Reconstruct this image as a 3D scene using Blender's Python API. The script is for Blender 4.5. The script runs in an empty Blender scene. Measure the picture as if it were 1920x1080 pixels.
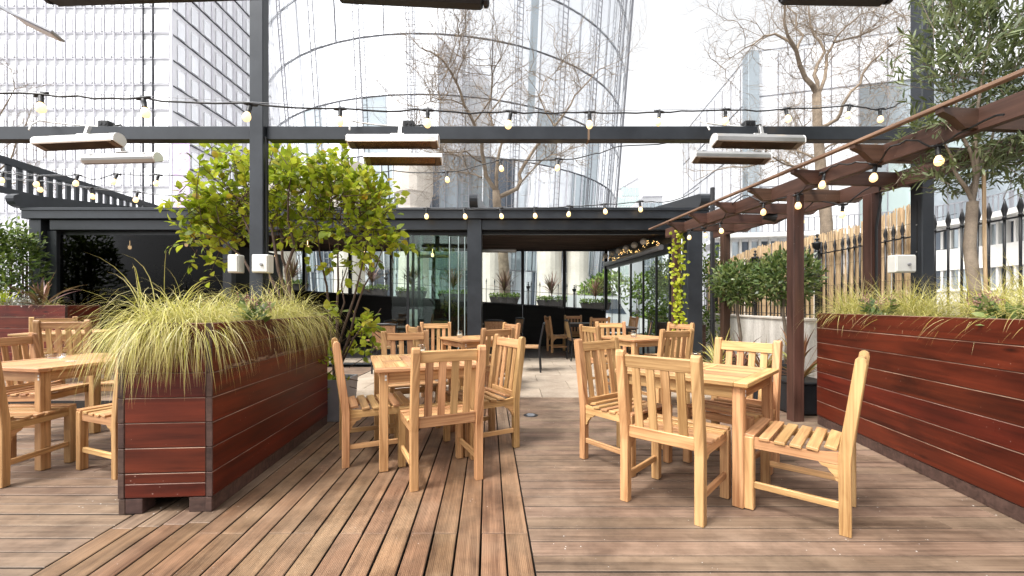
import bpy, bmesh, math, random
import numpy as np
from mathutils import Vector, Matrix, Euler

R = math.radians
rng = random.Random(7)
nr = np.random.default_rng(11)
scene = bpy.context.scene
COL = scene.collection

# ------------------------------------------------------------------ camera, sky, sun, exposure
H = 1.2            # eye height
F = 800.0          # focal length in pixels of a 1920 wide picture
HZ = 573.0         # horizon row
cam_d = bpy.data.cameras.new('camera')
cam_d.sensor_width = 36.0
cam_d.lens = 36.0 * F / 1920.0
cam_d.shift_y = (HZ - 540.0) / 1920.0
cam_d.clip_start = 0.05
cam_d.clip_end = 2000.0
cam = bpy.data.objects.new('camera', cam_d)
COL.objects.link(cam)
cam.location = (0, 0, H)
cam.rotation_euler = (R(90), 0, 0)
scene.camera = cam

SUN_EL, SUN_AZ = R(58), R(-128)      # azimuth measured from +Y towards +X: behind the camera, to the left
world = bpy.data.worlds.new('World')
scene.world = world
world.use_nodes = True
wn = world.node_tree
wn.nodes.clear()
w_out = wn.nodes.new('ShaderNodeOutputWorld')
w_bg = wn.nodes.new('ShaderNodeBackground')
w_sky = wn.nodes.new('ShaderNodeTexSky')
w_sky.sky_type = 'NISHITA'
w_sky.sun_disc = False
w_sky.sun_elevation = SUN_EL
w_sky.sun_rotation = SUN_AZ
w_sky.air_density = 1.0
w_sky.dust_density = 4.0
w_sky.ozone_density = 1.0
w_hs = wn.nodes.new('ShaderNodeHueSaturation')
w_hs.inputs['Saturation'].default_value = 0.07
w_bg.inputs['Strength'].default_value = 0.15
wn.links.new(w_sky.outputs[0], w_hs.inputs['Color'])
wn.links.new(w_hs.outputs[0], w_bg.inputs['Color'])
wn.links.new(w_bg.outputs[0], w_out.inputs['Surface'])

sun_d = bpy.data.lights.new('sun', 'SUN')
sun_d.energy = 1.3
sun_d.angle = R(16)
sun_d.color = (1.0, 0.96, 0.9)
sun = bpy.data.objects.new('sun', sun_d)
COL.objects.link(sun)
sdir = Vector((math.sin(SUN_AZ) * math.cos(SUN_EL), math.cos(SUN_AZ) * math.cos(SUN_EL), math.sin(SUN_EL)))
sun.rotation_euler = sdir.to_track_quat('Z', 'Y').to_euler()
sun.location = (0, 0, 30)

scene.view_settings.view_transform = 'Standard'
scene.view_settings.look = 'None'
scene.view_settings.gamma = 1.0
scene.view_settings.use_curve_mapping = False
scene.view_settings.exposure = 1.4

scene.cycles.max_bounces = 8
scene.cycles.transparent_max_bounces = 24


def P(px, py, Y):
    """a point of the place from a row and column of the photograph and its distance"""
    return Vector(((px - 960.0) / F * Y, Y, H - (py - HZ) / F * Y))


# ------------------------------------------------------------------ materials
MATS = {}


def new_mat(name):
    m = bpy.data.materials.new(name)
    m.use_nodes = True
    nt = m.node_tree
    nt.nodes.clear()
    out = nt.nodes.new('ShaderNodeOutputMaterial')
    MATS[name] = m
    return m, nt, out


def N(nt, typ, **kw):
    n = nt.nodes.new(typ)
    for k, v in kw.items():
        if k.startswith('i_'):
            n.inputs[k[2:].replace('_', ' ')].default_value = v
        else:
            setattr(n, k, v)
    return n


def ramp(nt, fac, stops):
    r = nt.nodes.new('ShaderNodeValToRGB')
    el = r.color_ramp.elements
    while len(el) < len(stops):
        el.new(0.5)
    for e, (p, c) in zip(el, stops):
        e.position = p
        e.color = (c[0], c[1], c[2], 1)
    nt.links.new(fac, r.inputs['Fac'])
    return r


def mixc(nt, fac, a, b, mode='MIX'):
    m = nt.nodes.new('ShaderNodeMix')
    m.data_type = 'RGBA'
    m.blend_type = mode
    for sock, v in ((m.inputs[0], fac), (m.inputs[6], a), (m.inputs[7], b)):
        if hasattr(v, 'is_linked') or hasattr(v, 'links'):
            nt.links.new(v, sock)
        elif isinstance(v, (int, float)):
            sock.default_value = v
        else:
            sock.default_value = (v[0], v[1], v[2], 1)
    return m.outputs[2]


def math_n(nt, op, a, b=None, c=None):
    m = nt.nodes.new('ShaderNodeMath')
    m.operation = op
    for i, v in enumerate((a, b, c)):
        if v is None:
            continue
        if isinstance(v, (int, float)):
            m.inputs[i].default_value = v
        else:
            nt.links.new(v, m.inputs[i])
    return m.outputs[0]


def plain(name, col, rough=0.5, metal=0.0, var=0.12, scale=6.0, spec=0.5, bump=0.0, obj_var=0.0):
    """paint, metal, plastic: one colour with slight mottling, dust and roughness variation"""
    m, nt, out = new_mat(name)
    b = N(nt, 'ShaderNodeBsdfPrincipled')
    geo = N(nt, 'ShaderNodeNewGeometry')
    n = N(nt, 'ShaderNodeTexNoise', i_Scale=scale, i_Detail=5.0, i_Roughness=0.65)
    nt.links.new(geo.outputs['Position'], n.inputs['Vector'])
    lo = tuple(c * (1 - var) for c in col)
    hi = tuple(min(1, c * (1 + var)) for c in col)
    r = ramp(nt, n.outputs['Fac'], [(0.3, lo), (0.7, hi)])
    c = r.outputs['Color']
    if obj_var:
        oi = N(nt, 'ShaderNodeObjectInfo')
        hv = N(nt, 'ShaderNodeHueSaturation')
        nt.links.new(math_n(nt, 'MULTIPLY_ADD', oi.outputs['Random'], obj_var * 2, 1 - obj_var), hv.inputs['Value'])
        nt.links.new(c, hv.inputs['Color'])
        c = hv.outputs[0]
    nt.links.new(c, b.inputs['Base Color'])
    nt.links.new(math_n(nt, 'MULTIPLY_ADD', n.outputs['Fac'], 0.25, rough - 0.12), b.inputs['Roughness'])
    b.inputs['Metallic'].default_value = metal
    b.inputs['Specular IOR Level'].default_value = spec
    if bump:
        bp = N(nt, 'ShaderNodeBump', i_Strength=bump, i_Distance=0.01)
        nt.links.new(n.outputs['Fac'], bp.inputs['Height'])
        nt.links.new(bp.outputs[0], b.inputs['Normal'])
    nt.links.new(b.outputs[0], out.inputs['Surface'])
    return m


def wood(name, dark, light, rough=0.5, su=1.3, sv=34.0, spec=0.4, ovar=0.14, bump=0.25, weather=None, ribs=0.0,
         knots=0.0, specks=0.0, speck_col=(0.6, 0.55, 0.5), hue=0.012):
    """timber with grain along the U direction of each piece"""
    m, nt, out = new_mat(name)
    b = N(nt, 'ShaderNodeBsdfPrincipled')
    uv = N(nt, 'ShaderNodeUVMap')
    oi = N(nt, 'ShaderNodeObjectInfo')
    geo = N(nt, 'ShaderNodeNewGeometry')
    rnd = N(nt, 'ShaderNodeCombineXYZ')
    nt.links.new(math_n(nt, 'MULTIPLY', oi.outputs['Random'], 61.0), rnd.inputs[0])
    nt.links.new(math_n(nt, 'MULTIPLY', oi.outputs['Random'], 37.0), rnd.inputs[1])
    nt.links.new(math_n(nt, 'MULTIPLY', oi.outputs['Random'], 83.0), rnd.inputs[2])
    va = N(nt, 'ShaderNodeVectorMath', operation='ADD')
    nt.links.new(uv.outputs[0], va.inputs[0])
    nt.links.new(rnd.outputs[0], va.inputs[1])
    vs = N(nt, 'ShaderNodeVectorMath', operation='MULTIPLY')
    vs.inputs[1].default_value = (su, sv, 1)
    nt.links.new(va.outputs[0], vs.inputs[0])
    g1 = N(nt, 'ShaderNodeTexNoise', i_Scale=1.0, i_Detail=6.0, i_Roughness=0.6, i_Distortion=0.7)
    nt.links.new(vs.outputs[0], g1.inputs['Vector'])
    vs2 = N(nt, 'ShaderNodeVectorMath', operation='MULTIPLY')
    vs2.inputs[1].default_value = (su * 1.2, sv * 0.22, 1)
    nt.links.new(va.outputs[0], vs2.inputs[0])
    g2 = N(nt, 'ShaderNodeTexNoise', i_Scale=1.0, i_Detail=3.0, i_Distortion=1.2)
    nt.links.new(vs2.outputs[0], g2.inputs['Vector'])
    fac = math_n(nt, 'ADD', math_n(nt, 'MULTIPLY', g1.outputs['Fac'], 0.6), math_n(nt, 'MULTIPLY', g2.outputs['Fac'], 0.4))
    col = ramp(nt, fac, [(0.36, dark), (0.62, light)]).outputs['Color']
    if knots:
        vk = N(nt, 'ShaderNodeVectorMath', operation='MULTIPLY')
        vk.inputs[1].default_value = (2.2, 7.0, 1)
        nt.links.new(va.outputs[0], vk.inputs[0])
        vo = N(nt, 'ShaderNodeTexVoronoi', i_Scale=1.0)
        nt.links.new(vk.outputs[0], vo.inputs['Vector'])
        kf = ramp(nt, vo.outputs['Distance'], [(0.03, (1, 1, 1)), (0.14, (0, 0, 0))]).outputs['Color']
        col = mixc(nt, math_n(nt, 'MULTIPLY', kf, knots), col, tuple(c * 0.25 for c in dark))
    if weather:
        wz = N(nt, 'ShaderNodeTexNoise', i_Scale=1.1, i_Detail=7.0, i_Roughness=0.62)
        nt.links.new(geo.outputs['Position'], wz.inputs['Vector'])
        wf = ramp(nt, wz.outputs['Fac'], [(0.42, (0, 0, 0)), (0.68, (1, 1, 1))]).outputs['Color']
        col = mixc(nt, math_n(nt, 'MULTIPLY', wf, 0.7), col, weather)
        wz2 = N(nt, 'ShaderNodeTexNoise', i_Scale=3.2, i_Detail=6.0, i_Roughness=0.7)
        nt.links.new(geo.outputs['Position'], wz2.inputs['Vector'])
        df = ramp(nt, wz2.outputs['Fac'], [(0.36, (0.5, 0.48, 0.46)), (0.56, (1, 1, 1))]).outputs['Color']
        col = mixc(nt, 0.8, col, df, 'MULTIPLY')
    if specks:
        sp = N(nt, 'ShaderNodeTexVoronoi', i_Scale=27.0)
        nt.links.new(geo.outputs['Position'], sp.inputs['Vector'])
        sz = N(nt, 'ShaderNodeTexNoise', i_Scale=2.6, i_Detail=3.0)
        nt.links.new(geo.outputs['Position'], sz.inputs['Vector'])
        thr = math_n(nt, 'MULTIPLY', math_n(nt, 'MAXIMUM', math_n(nt, 'SUBTRACT', sz.outputs['Fac'], 0.45), 0.0), 0.5)
        sf = math_n(nt, 'LESS_THAN', sp.outputs['Distance'], thr)
        col = mixc(nt, math_n(nt, 'MULTIPLY', sf, specks), col, speck_col)
    hv = N(nt, 'ShaderNodeHueSaturation')
    nt.links.new(math_n(nt, 'MULTIPLY_ADD', oi.outputs['Random'], ovar * 2, 1 - ovar), hv.inputs['Value'])
    r7 = math_n(nt, 'FRACT', math_n(nt, 'MULTIPLY', oi.outputs['Random'], 17.3))
    nt.links.new(math_n(nt, 'MULTIPLY_ADD', r7, hue * 2, 0.5 - hue), hv.inputs['Hue'])
    nt.links.new(col, hv.inputs['Color'])
    nt.links.new(hv.outputs[0], b.inputs['Base Color'])
    nt.links.new(math_n(nt, 'MULTIPLY_ADD', fac, 0.25, rough - 0.12), b.inputs['Roughness'])
    b.inputs['Specular IOR Level'].default_value = spec
    h = math_n(nt, 'MULTIPLY', fac, 1.0)
    if ribs:
        sx = N(nt, 'ShaderNodeSeparateXYZ')
        nt.links.new(uv.outputs[0], sx.inputs[0])
        rb = math_n(nt, 'SINE', math_n(nt, 'MULTIPLY', sx.outputs[1], 2 * math.pi / 0.0085))
        h = math_n(nt, 'ADD', h, math_n(nt, 'MULTIPLY', rb, ribs))
    bp = N(nt, 'ShaderNodeBump', i_Strength=bump, i_Distance=0.004)
    nt.links.new(h, bp.inputs['Height'])
    nt.links.new(bp.outputs[0], b.inputs['Normal'])
    nt.links.new(b.outputs[0], out.inputs['Surface'])
    return m


def leaf(name, stops, rough=0.45, trans=0.35, spec=0.4, tip=None, vein=0.0):
    """foliage: colour differs from leaf to leaf (U of the UV map is a number drawn per leaf)"""
    m, nt, out = new_mat(name)
    uv = N(nt, 'ShaderNodeUVMap')
    sx = N(nt, 'ShaderNodeSeparateXYZ')
    nt.links.new(uv.outputs[0], sx.inputs[0])
    c = ramp(nt, sx.outputs[0], stops).outputs['Color']
    if tip:
        tf = ramp(nt, sx.outputs[1], [(0.55, (0, 0, 0)), (1.0, (1, 1, 1))]).outputs['Color']
        c = mixc(nt, math_n(nt, 'MULTIPLY', tf, 0.75), c, tip)
    geo = N(nt, 'ShaderNodeNewGeometry')
    mo = N(nt, 'ShaderNodeTexNoise', i_Scale=38.0, i_Detail=3.0)
    nt.links.new(geo.outputs['Position'], mo.inputs['Vector'])
    c = mixc(nt, 0.7, c, ramp(nt, mo.outputs['Fac'], [(0.3, (0.66, 0.70, 0.62)), (0.65, (1.0, 1.0, 1.0))]).outputs['Color'], 'MULTIPLY')
    b = N(nt, 'ShaderNodeBsdfPrincipled')
    b.inputs['Specular IOR Level'].default_value = spec
    b.inputs['Roughness'].default_value = rough
    t = N(nt, 'ShaderNodeBsdfTranslucent')
    mx = N(nt, 'ShaderNodeMixShader')
    mx.inputs[0].default_value = trans
    nt.links.new(c, b.inputs['Base Color'])
    tc = mixc(nt, 0.35, c, (0.5, 0.6, 0.08), 'MIX')
    nt.links.new(mixc(nt, 0.5, c, tc), t.inputs['Color'])
    nt.links.new(b.outputs[0], mx.inputs[1])
    nt.links.new(t.outputs[0], mx.inputs[2])
    nt.links.new(mx.outputs[0], out.inputs['Surface'])
    return m


def glass(name, tint=(0.9, 0.95, 0.93), ior=1.45, gain=1.0, rough=0.0):
    m, nt, out = new_mat(name)
    t = N(nt, 'ShaderNodeBsdfTransparent')
    t.inputs[0].default_value = (*tint, 1)
    g = N(nt, 'ShaderNodeBsdfGlossy')
    g.inputs['Roughness'].default_value = rough
    fr = N(nt, 'ShaderNodeFresnel', i_IOR=ior)
    mx = N(nt, 'ShaderNodeMixShader')
    nt.links.new(math_n(nt, 'MULTIPLY', fr.outputs[0], gain), mx.inputs[0])
    nt.links.new(t.outputs[0], mx.inputs[1])
    nt.links.new(g.outputs[0], mx.inputs[2])
    nt.links.new(mx.outputs[0], out.inputs['Surface'])
    return m


def mirror_glass(name, col, metal=0.55, rough=0.06, ovar=0.12):
    """coated facade glazing seen from far"""
    m, nt, out = new_mat(name)
    b = N(nt, 'ShaderNodeBsdfPrincipled')
    oi = N(nt, 'ShaderNodeObjectInfo')
    hv = N(nt, 'ShaderNodeHueSaturation')
    hv.inputs['Color'].default_value = (*col, 1)
    nt.links.new(math_n(nt, 'MULTIPLY_ADD', oi.outputs['Random'], ovar * 2, 1 - ovar), hv.inputs['Value'])
    nt.links.new(hv.outputs[0], b.inputs['Base Color'])
    b.inputs['Metallic'].default_value = metal
    b.inputs['Roughness'].default_value = rough
    geo = N(nt, 'ShaderNodeNewGeometry')
    n = N(nt, 'ShaderNodeTexNoise', i_Scale=0.35, i_Detail=2.0)
    nt.links.new(geo.outputs['Position'], n.inputs['Vector'])
    bp = N(nt, 'ShaderNodeBump', i_Strength=0.15, i_Distance=0.2)
    nt.links.new(n.outputs['Fac'], bp.inputs['Height'])
    nt.links.new(bp.outputs[0], b.inputs['Normal'])
    nt.links.new(b.outputs[0], out.inputs['Surface'])
    return m


def emit(name, col, strength, base=(0.9, 0.85, 0.7)):
    m, nt, out = new_mat(name)
    b = N(nt, 'ShaderNodeBsdfPrincipled')
    b.inputs['Base Color'].default_value = (*base, 1)
    b.inputs['Roughness'].default_value = 0.3
    b.inputs['Emission Color'].default_value = (*col, 1)
    b.inputs['Emission Strength'].default_value = strength
    nt.links.new(b.outputs[0], out.inputs['Surface'])
    return m


def stone(name, lo, hi, scale=2.5, rough=0.75, ovar=0.08, streak=False):
    m, nt, out = new_mat(name)
    b = N(nt, 'ShaderNodeBsdfPrincipled')
    geo = N(nt, 'ShaderNodeNewGeometry')
    oi = N(nt, 'ShaderNodeObjectInfo')
    n1 = N(nt, 'ShaderNodeTexNoise', i_Scale=scale, i_Detail=8.0, i_Roughness=0.65)
    n2 = N(nt, 'ShaderNodeTexNoise', i_Scale=scale * 14, i_Detail=4.0)
    v = geo.outputs['Position']
    if streak:
        vm = N(nt, 'ShaderNodeVectorMath', operation='MULTIPLY')
        vm.inputs[1].default_value = (2.2, 2.2, 0.35)
        nt.links.new(v, vm.inputs[0])
        v1 = vm.outputs[0]
    else:
        v1 = v
    nt.links.new(v1, n1.inputs['Vector'])
    nt.links.new(v, n2.inputs['Vector'])
    f = math_n(nt, 'ADD', math_n(nt, 'MULTIPLY', n1.outputs['Fac'], 0.75), math_n(nt, 'MULTIPLY', n2.outputs['Fac'], 0.25))
    c = ramp(nt, f, [(0.33, lo), (0.62, hi)]).outputs['Color']
    hv = N(nt, 'ShaderNodeHueSaturation')
    nt.links.new(math_n(nt, 'MULTIPLY_ADD', oi.outputs['Random'], ovar * 2, 1 - ovar), hv.inputs['Value'])
    nt.links.new(c, hv.inputs['Color'])
    nt.links.new(hv.outputs[0], b.inputs['Base Color'])
    b.inputs['Roughness'].default_value = rough
    bp = N(nt, 'ShaderNodeBump', i_Strength=0.25, i_Distance=0.006)
    nt.links.new(f, bp.inputs['Height'])
    nt.links.new(bp.outputs[0], b.inputs['Normal'])
    nt.links.new(b.outputs[0], out.inputs['Surface'])
    return m


wood('teak', (0.27, 0.128, 0.048), (0.62, 0.365, 0.170), rough=0.48, su=1.5, sv=46, bump=0.25, ovar=0.2, hue=0.011)
wood('deck_brown', (0.092, 0.046, 0.024), (0.265, 0.150, 0.082), rough=0.55, su=1.2, sv=40, bump=0.5, ovar=0.12,
     weather=(0.29, 0.20, 0.13), ribs=0.35, specks=0.6, hue=0.006)
wood('deck_grey', (0.080, 0.048, 0.031), (0.235, 0.155, 0.104), rough=0.6, su=1.0, sv=46, bump=0.45, ovar=0.15,
     weather=(0.285, 0.205, 0.145), specks=0.8, speck_col=(0.62, 0.6, 0.56), hue=0.006)
plain('gap_shade', (0.022, 0.017, 0.014), rough=0.95, var=0.3)  # near black for deck board sides: shade of the gaps put into the colour
wood('mahogany', (0.042, 0.0074, 0.0042), (0.140, 0.0225, 0.0098), rough=0.38, su=1.1, sv=16, bump=0.12, ovar=0.14, knots=0.85,
     specks=0.6, speck_col=(0.36, 0.22, 0.18), spec=0.28, hue=0.004)
wood('mahogany_end', (0.035, 0.018, 0.014), (0.10, 0.055, 0.043), rough=0.7, su=20, sv=24, bump=0.5, ovar=0.25)
wood('mahogany_glint_wear', (0.10, 0.04, 0.025), (0.34, 0.21, 0.15), rough=0.6, su=3.0, sv=10, bump=0.2, ovar=0.2)  # pale tone: painted highlight on board edges, real wear on the scuff
wood('pergola_wood', (0.036, 0.017, 0.011), (0.095, 0.046, 0.031), rough=0.5, su=1.0, sv=26, bump=0.3, ovar=0.18, specks=0.35)
wood('pergola_batten', (0.12, 0.07, 0.045), (0.30, 0.19, 0.12), rough=0.6, su=1.0, sv=26, bump=0.3, ovar=0.12)
wood('reed', (0.27, 0.165, 0.09), (0.62, 0.44, 0.27), rough=0.6, su=2.0, sv=30, bump=0.2, ovar=0.1)
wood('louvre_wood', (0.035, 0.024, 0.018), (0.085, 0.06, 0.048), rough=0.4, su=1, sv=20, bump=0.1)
wood('dark_panel', (0.003, 0.003, 0.0028), (0.009, 0.008, 0.0075), rough=0.55, su=1, sv=20, bump=0.1, spec=0.2)
wood('wicker', (0.16, 0.085, 0.04), (0.42, 0.25, 0.12), rough=0.6, su=60, sv=60, bump=0.6)
plain('anthracite', (0.028, 0.032, 0.038), rough=0.36, metal=0.25, var=0.25, scale=3.0)
plain('dark_frame', (0.012, 0.013, 0.015), rough=0.35, metal=0.2, var=0.2)
plain('black_iron', (0.010, 0.010, 0.012), rough=0.42, var=0.35, scale=20)
plain('black_plastic', (0.012, 0.012, 0.013), rough=0.5, var=0.2, scale=20)
plain('black_pot', (0.018, 0.019, 0.022), rough=0.5, var=0.3, scale=9)
plain('silver', (0.52, 0.51, 0.49), rough=0.34, metal=0.9, var=0.06)
plain('white_paint_metal', (0.80, 0.79, 0.77), rough=0.4, metal=0.1, var=0.04)
plain('grille_metal', (0.20, 0.155, 0.12), rough=0.38, metal=0.8, var=0.2)
plain('copper_reflector', (0.55, 0.33, 0.18), rough=0.35, metal=0.8, var=0.2)
plain('white_plastic', (0.72, 0.71, 0.67), rough=0.45, var=0.05)
plain('grey_print', (0.25, 0.25, 0.26), rough=0.5)
plain('zinc', (0.40, 0.41, 0.44), rough=0.45, metal=0.35, var=0.12, scale=4)
plain('soil', (0.03, 0.02, 0.013), rough=0.95, var=0.5, scale=30, bump=0.8)
plain('wax', (0.80, 0.74, 0.58), rough=0.5, var=0.05)
plain('trough', (0.045, 0.035, 0.032), rough=0.7, var=0.3, scale=20)
plain('asphalt', (0.16, 0.16, 0.165), rough=0.85, var=0.2, scale=2)
plain('sub_floor', (0.014, 0.012, 0.011), rough=0.95, var=0.3)
plain('facade_white', (0.86, 0.86, 0.87), rough=0.5, var=0.02, scale=0.2)
plain('facade_grey', (0.76, 0.75, 0.79), rough=0.5, var=0.05, scale=0.3)
plain('facade_dark', (0.055, 0.055, 0.065), rough=0.5, var=0.1, scale=0.3)
plain('facade_steel', (0.25, 0.25, 0.27), rough=0.5, metal=0.3, var=0.1, scale=0.3)
plain('banner_lilac', (0.66, 0.52, 0.74), rough=0.7, var=0.04)
plain('banner_pale', (0.86, 0.80, 0.82), rough=0.7, var=0.03)
plain('banner_ink', (0.12, 0.10, 0.14), rough=0.7)
plain('cast_render', (0.74, 0.72, 0.68), rough=0.7, var=0.05, scale=0.6)
plain('van_white', (0.75, 0.75, 0.74), rough=0.3, var=0.03)
stone('paving', (0.25, 0.195, 0.145), (0.44, 0.365, 0.285), scale=2.2, rough=0.7, ovar=0.1)
stone('white_render', (0.42, 0.38, 0.33), (0.80, 0.76, 0.70), scale=2.2, streak=True, ovar=0.0)
stone('concrete', (0.50, 0.45, 0.39), (0.66, 0.60, 0.53), scale=0.5, ovar=0.05)
stone('bark_pale', (0.12, 0.09, 0.065), (0.34, 0.265, 0.19), scale=3.0, rough=0.9, ovar=0.0)
stone('bark_grey', (0.10, 0.075, 0.055), (0.25, 0.20, 0.15), scale=8.0, rough=0.9, ovar=0.0)
stone('bark_brown', (0.05, 0.03, 0.02), (0.13, 0.085, 0.06), scale=8.0, rough=0.9, ovar=0.0)
leaf('leaf_lime', [(0.0, (0.15, 0.22, 0.012)), (0.35, (0.36, 0.45, 0.025)), (0.8, (0.58, 0.62, 0.055)), (0.97, (0.48, 0.42, 0.04)), (1.0, (0.55, 0.30, 0.03))], trans=0.52)
leaf('leaf_olive', [(0.0, (0.055, 0.075, 0.034)), (0.5, (0.135, 0.17, 0.08)), (0.85, (0.25, 0.29, 0.155)), (1.0, (0.33, 0.37, 0.22))], trans=0.28)
leaf('leaf_bay', [(0.0, (0.03, 0.06, 0.015)), (0.5, (0.11, 0.175, 0.048)), (1.0, (0.34, 0.39, 0.15))], trans=0.26, rough=0.3)
leaf('leaf_hedge', [(0.0, (0.024, 0.055, 0.007)), (0.5, (0.10, 0.175, 0.02)), (1.0, (0.32, 0.42, 0.09))], trans=0.25)
leaf('leaf_ivy', [(0.0, (0.30, 0.38, 0.02)), (0.6, (0.50, 0.55, 0.03)), (1.0, (0.66, 0.62, 0.06))], trans=0.45)
leaf('leaf_silver', [(0.0, (0.16, 0.17, 0.14)), (1.0, (0.52, 0.51, 0.45))], trans=0.15)
leaf('blade_gold', [(0.0, (0.36, 0.35, 0.05)), (0.3, (0.60, 0.55, 0.13)), (0.75, (0.76, 0.70, 0.32)), (1.0, (0.82, 0.75, 0.46))], trans=0.3, tip=(0.50, 0.34, 0.14))
leaf('blade_purple', [(0.0, (0.06, 0.022, 0.025)), (0.6, (0.17, 0.07, 0.065)), (1.0, (0.36, 0.18, 0.14))], trans=0.2)
leaf('blade_rust', [(0.0, (0.20, 0.07, 0.04)), (0.5, (0.40, 0.18, 0.09)), (1.0, (0.36, 0.40, 0.12))], trans=0.3)
leaf('flower_pink', [(0.0, (0.20, 0.07, 0.07)), (1.0, (0.50, 0.27, 0.25))], trans=0.1)
glass('clear_glass', (0.86, 0.93, 0.90), gain=1.0)
glass('smoked_glass', (0.34, 0.34, 0.35), gain=0.25)
glass('jar_glass', (0.99, 0.99, 0.99), gain=0.6)
mirror_glass('tower_glass', (0.86, 0.88, 0.91), metal=0.6, rough=0.05, ovar=0.06)
mirror_glass('pale_glass', (0.86, 0.87, 0.89), metal=0.4, rough=0.12, ovar=0.05)
mirror_glass('grey_glass', (0.42, 0.47, 0.50), metal=0.6, rough=0.08, ovar=0.16)
mirror_glass('dark_glass', (0.10, 0.12, 0.15), metal=0.3, rough=0.06, ovar=0.3)
mirror_glass('green_glass', (0.55, 0.66, 0.64), metal=0.5, rough=0.1, ovar=0.08)
emit('bulb_lit', (1.0, 0.60, 0.20), 0.75, (0.85, 0.78, 0.6))
emit('fairy_lit', (1.0, 0.6, 0.2), 4.0)
emit('lamp_lit', (1.0, 0.65, 0.3), 2.0)


# ------------------------------------------------------------------ mesh helpers
class MB:
    """collects faces and links them as ONE mesh object"""

    def __init__(self):
        self.v, self.f, self.uv, self.mi = [], [], [], []

    def face(self, idx, uvs, mi=0):
        self.f.append(tuple(idx))
        self.uv.append(uvs)
        self.mi.append(mi)

    def add(self, verts, faces, mi=0, M=None, long_axis=0, off=(0, 0)):
        """faces with box-mapped UVs, U along long_axis of the local frame"""
        base = len(self.v)
        vv = [Vector(p) for p in verts]
        others = [a for a in range(3) if a != long_axis]
        for p in vv:
            self.v.append(tuple(M @ p) if M else tuple(p))
        for fc in faces:
            n = Vector((0, 0, 0))
            for i in range(len(fc)):
                a, b = vv[fc[i]], vv[fc[(i + 1) % len(fc)]]
                n += a.cross(b)
            if abs(n[long_axis]) > max(abs(n[others[0]]), abs(n[others[1]])):
                uvs = [(vv[i][others[0]] * 0.3 + off[0], vv[i][others[1]] + off[1]) for i in fc]
            else:
                o = others[0] if abs(n[others[0]]) < abs(n[others[1]]) else others[1]
                k = 0.0 if o == others[0] else 0.31
                uvs = [(vv[i][long_axis] + off[0], vv[i][o] + k + off[1]) for i in fc]
            self.face([base + i for i in fc], uvs, mi)

    def box(self, c, s, M=None, b=0.0, mi=0, top_mi=None):
        v, f, e = cbox(s, b)
        la = max(range(3), key=lambda a: s[a])
        T = Matrix.Translation(Vector(c)) if M is None else M @ Matrix.Translation(Vector(c))
        self.add(v, f, mi, T, la, (rng.random() * 9, rng.random() * 9))

    def beam(self, a, b_, w, h, bev=0.0, mi=0, up=(0, 0, 1)):
        """rectangular bar from a to b_, w across and h in the up direction"""
        a, b_ = Vector(a), Vector(b_)
        d = b_ - a
        L = d.length
        x = d.normalized()
        y = Vector(up).cross(x)
        if y.length < 1e-6:
            y = Vector((0, 1, 0))
        y.normalize()
        z = x.cross(y)
        M = Matrix((( x[0], y[0], z[0], (a[0] + b_[0]) / 2), (x[1], y[1], z[1], (a[1] + b_[1]) / 2), (x[2], y[2], z[2], (a[2] + b_[2]) / 2), (0, 0, 0, 1)))
        v, f, e = cbox((L, w, h), bev)
        self.add(v, f, mi, M, 0, (rng.random() * 9, rng.random() * 9))

    def tube(self, pts, rad, n=6, mi=0, cap=True):
        pts = [Vector(p) for p in pts]
        m = len(pts)
        if not hasattr(rad, '__len__'):
            rad = [rad] * m
        base = len(self.v)
        prev = None
        dist = 0.0
        us = []
        for i, p in enumerate(pts):
            t = (pts[min(i + 1, m - 1)] - pts[max(i - 1, 0)])
            if t.length < 1e-9:
                t = Vector((0, 0, 1))
            t.normalize()
            if prev is None:
                a = Vector((0, 0, 1)) if abs(t.z) < 0.9 else Vector((1, 0, 0))
                u = t.cross(a).normalized()
            else:
                u = (prev - t * prev.dot(t))
                u = u.normalized() if u.length > 1e-6 else t.orthogonal().normalized()
            prev = u
            w = t.cross(u)
            for k in range(n):
                an = 2 * math.pi * k / n
                self.v.append(tuple(p + (u * math.cos(an) + w * math.sin(an)) * rad[i]))
            if i:
                dist += (pts[i] - pts[i - 1]).length
            us.append(dist)
        for i in range(m - 1):
            for k in range(n):
                k2 = (k + 1) % n
                self.face([base + i * n + k, base + i * n + k2, base + (i + 1) * n + k2, base + (i + 1) * n + k],
                          [(us[i], k / n * 0.1), (us[i], (k + 1) / n * 0.1), (us[i + 1], (k + 1) / n * 0.1), (us[i + 1], k / n * 0.1)], mi)
        if cap:
            self.face([base + k for k in reversed(range(n))], [(0, 0)] * n, mi)
            self.face([base + (m - 1) * n + k for k in range(n)], [(0, 0)] * n, mi)

    def lathe(self, prof, n=12, M=None, mi=0):
        """profile of (radius, z) turned round Z"""
        base = len(self.v)
        m = len(prof)
        for (r, z) in prof:
            for k in range(n):
                an = 2 * math.pi * k / n
                p = Vector((r * math.cos(an), r * math.sin(an), z))
                self.v.append(tuple(M @ p) if M else tuple(p))
        for i in range(m - 1):
            for k in range(n):
                k2 = (k + 1) % n
                self.face([base + i * n + k, base + i * n + k2, base + (i + 1) * n + k2, base + (i + 1) * n + k],
                          [(k / n, prof[i][1]), ((k + 1) / n, prof[i][1]), ((k + 1) / n, prof[i + 1][1]), (k / n, prof[i + 1][1])], mi)
        if prof[0][0] > 1e-5:
            self.face([base + k for k in reversed(range(n))], [(0, 0)] * n, mi)
        if prof[-1][0] > 1e-5:
            self.face([base + (m - 1) * n + k for k in range(n)], [(0, 0)] * n, mi)

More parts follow.
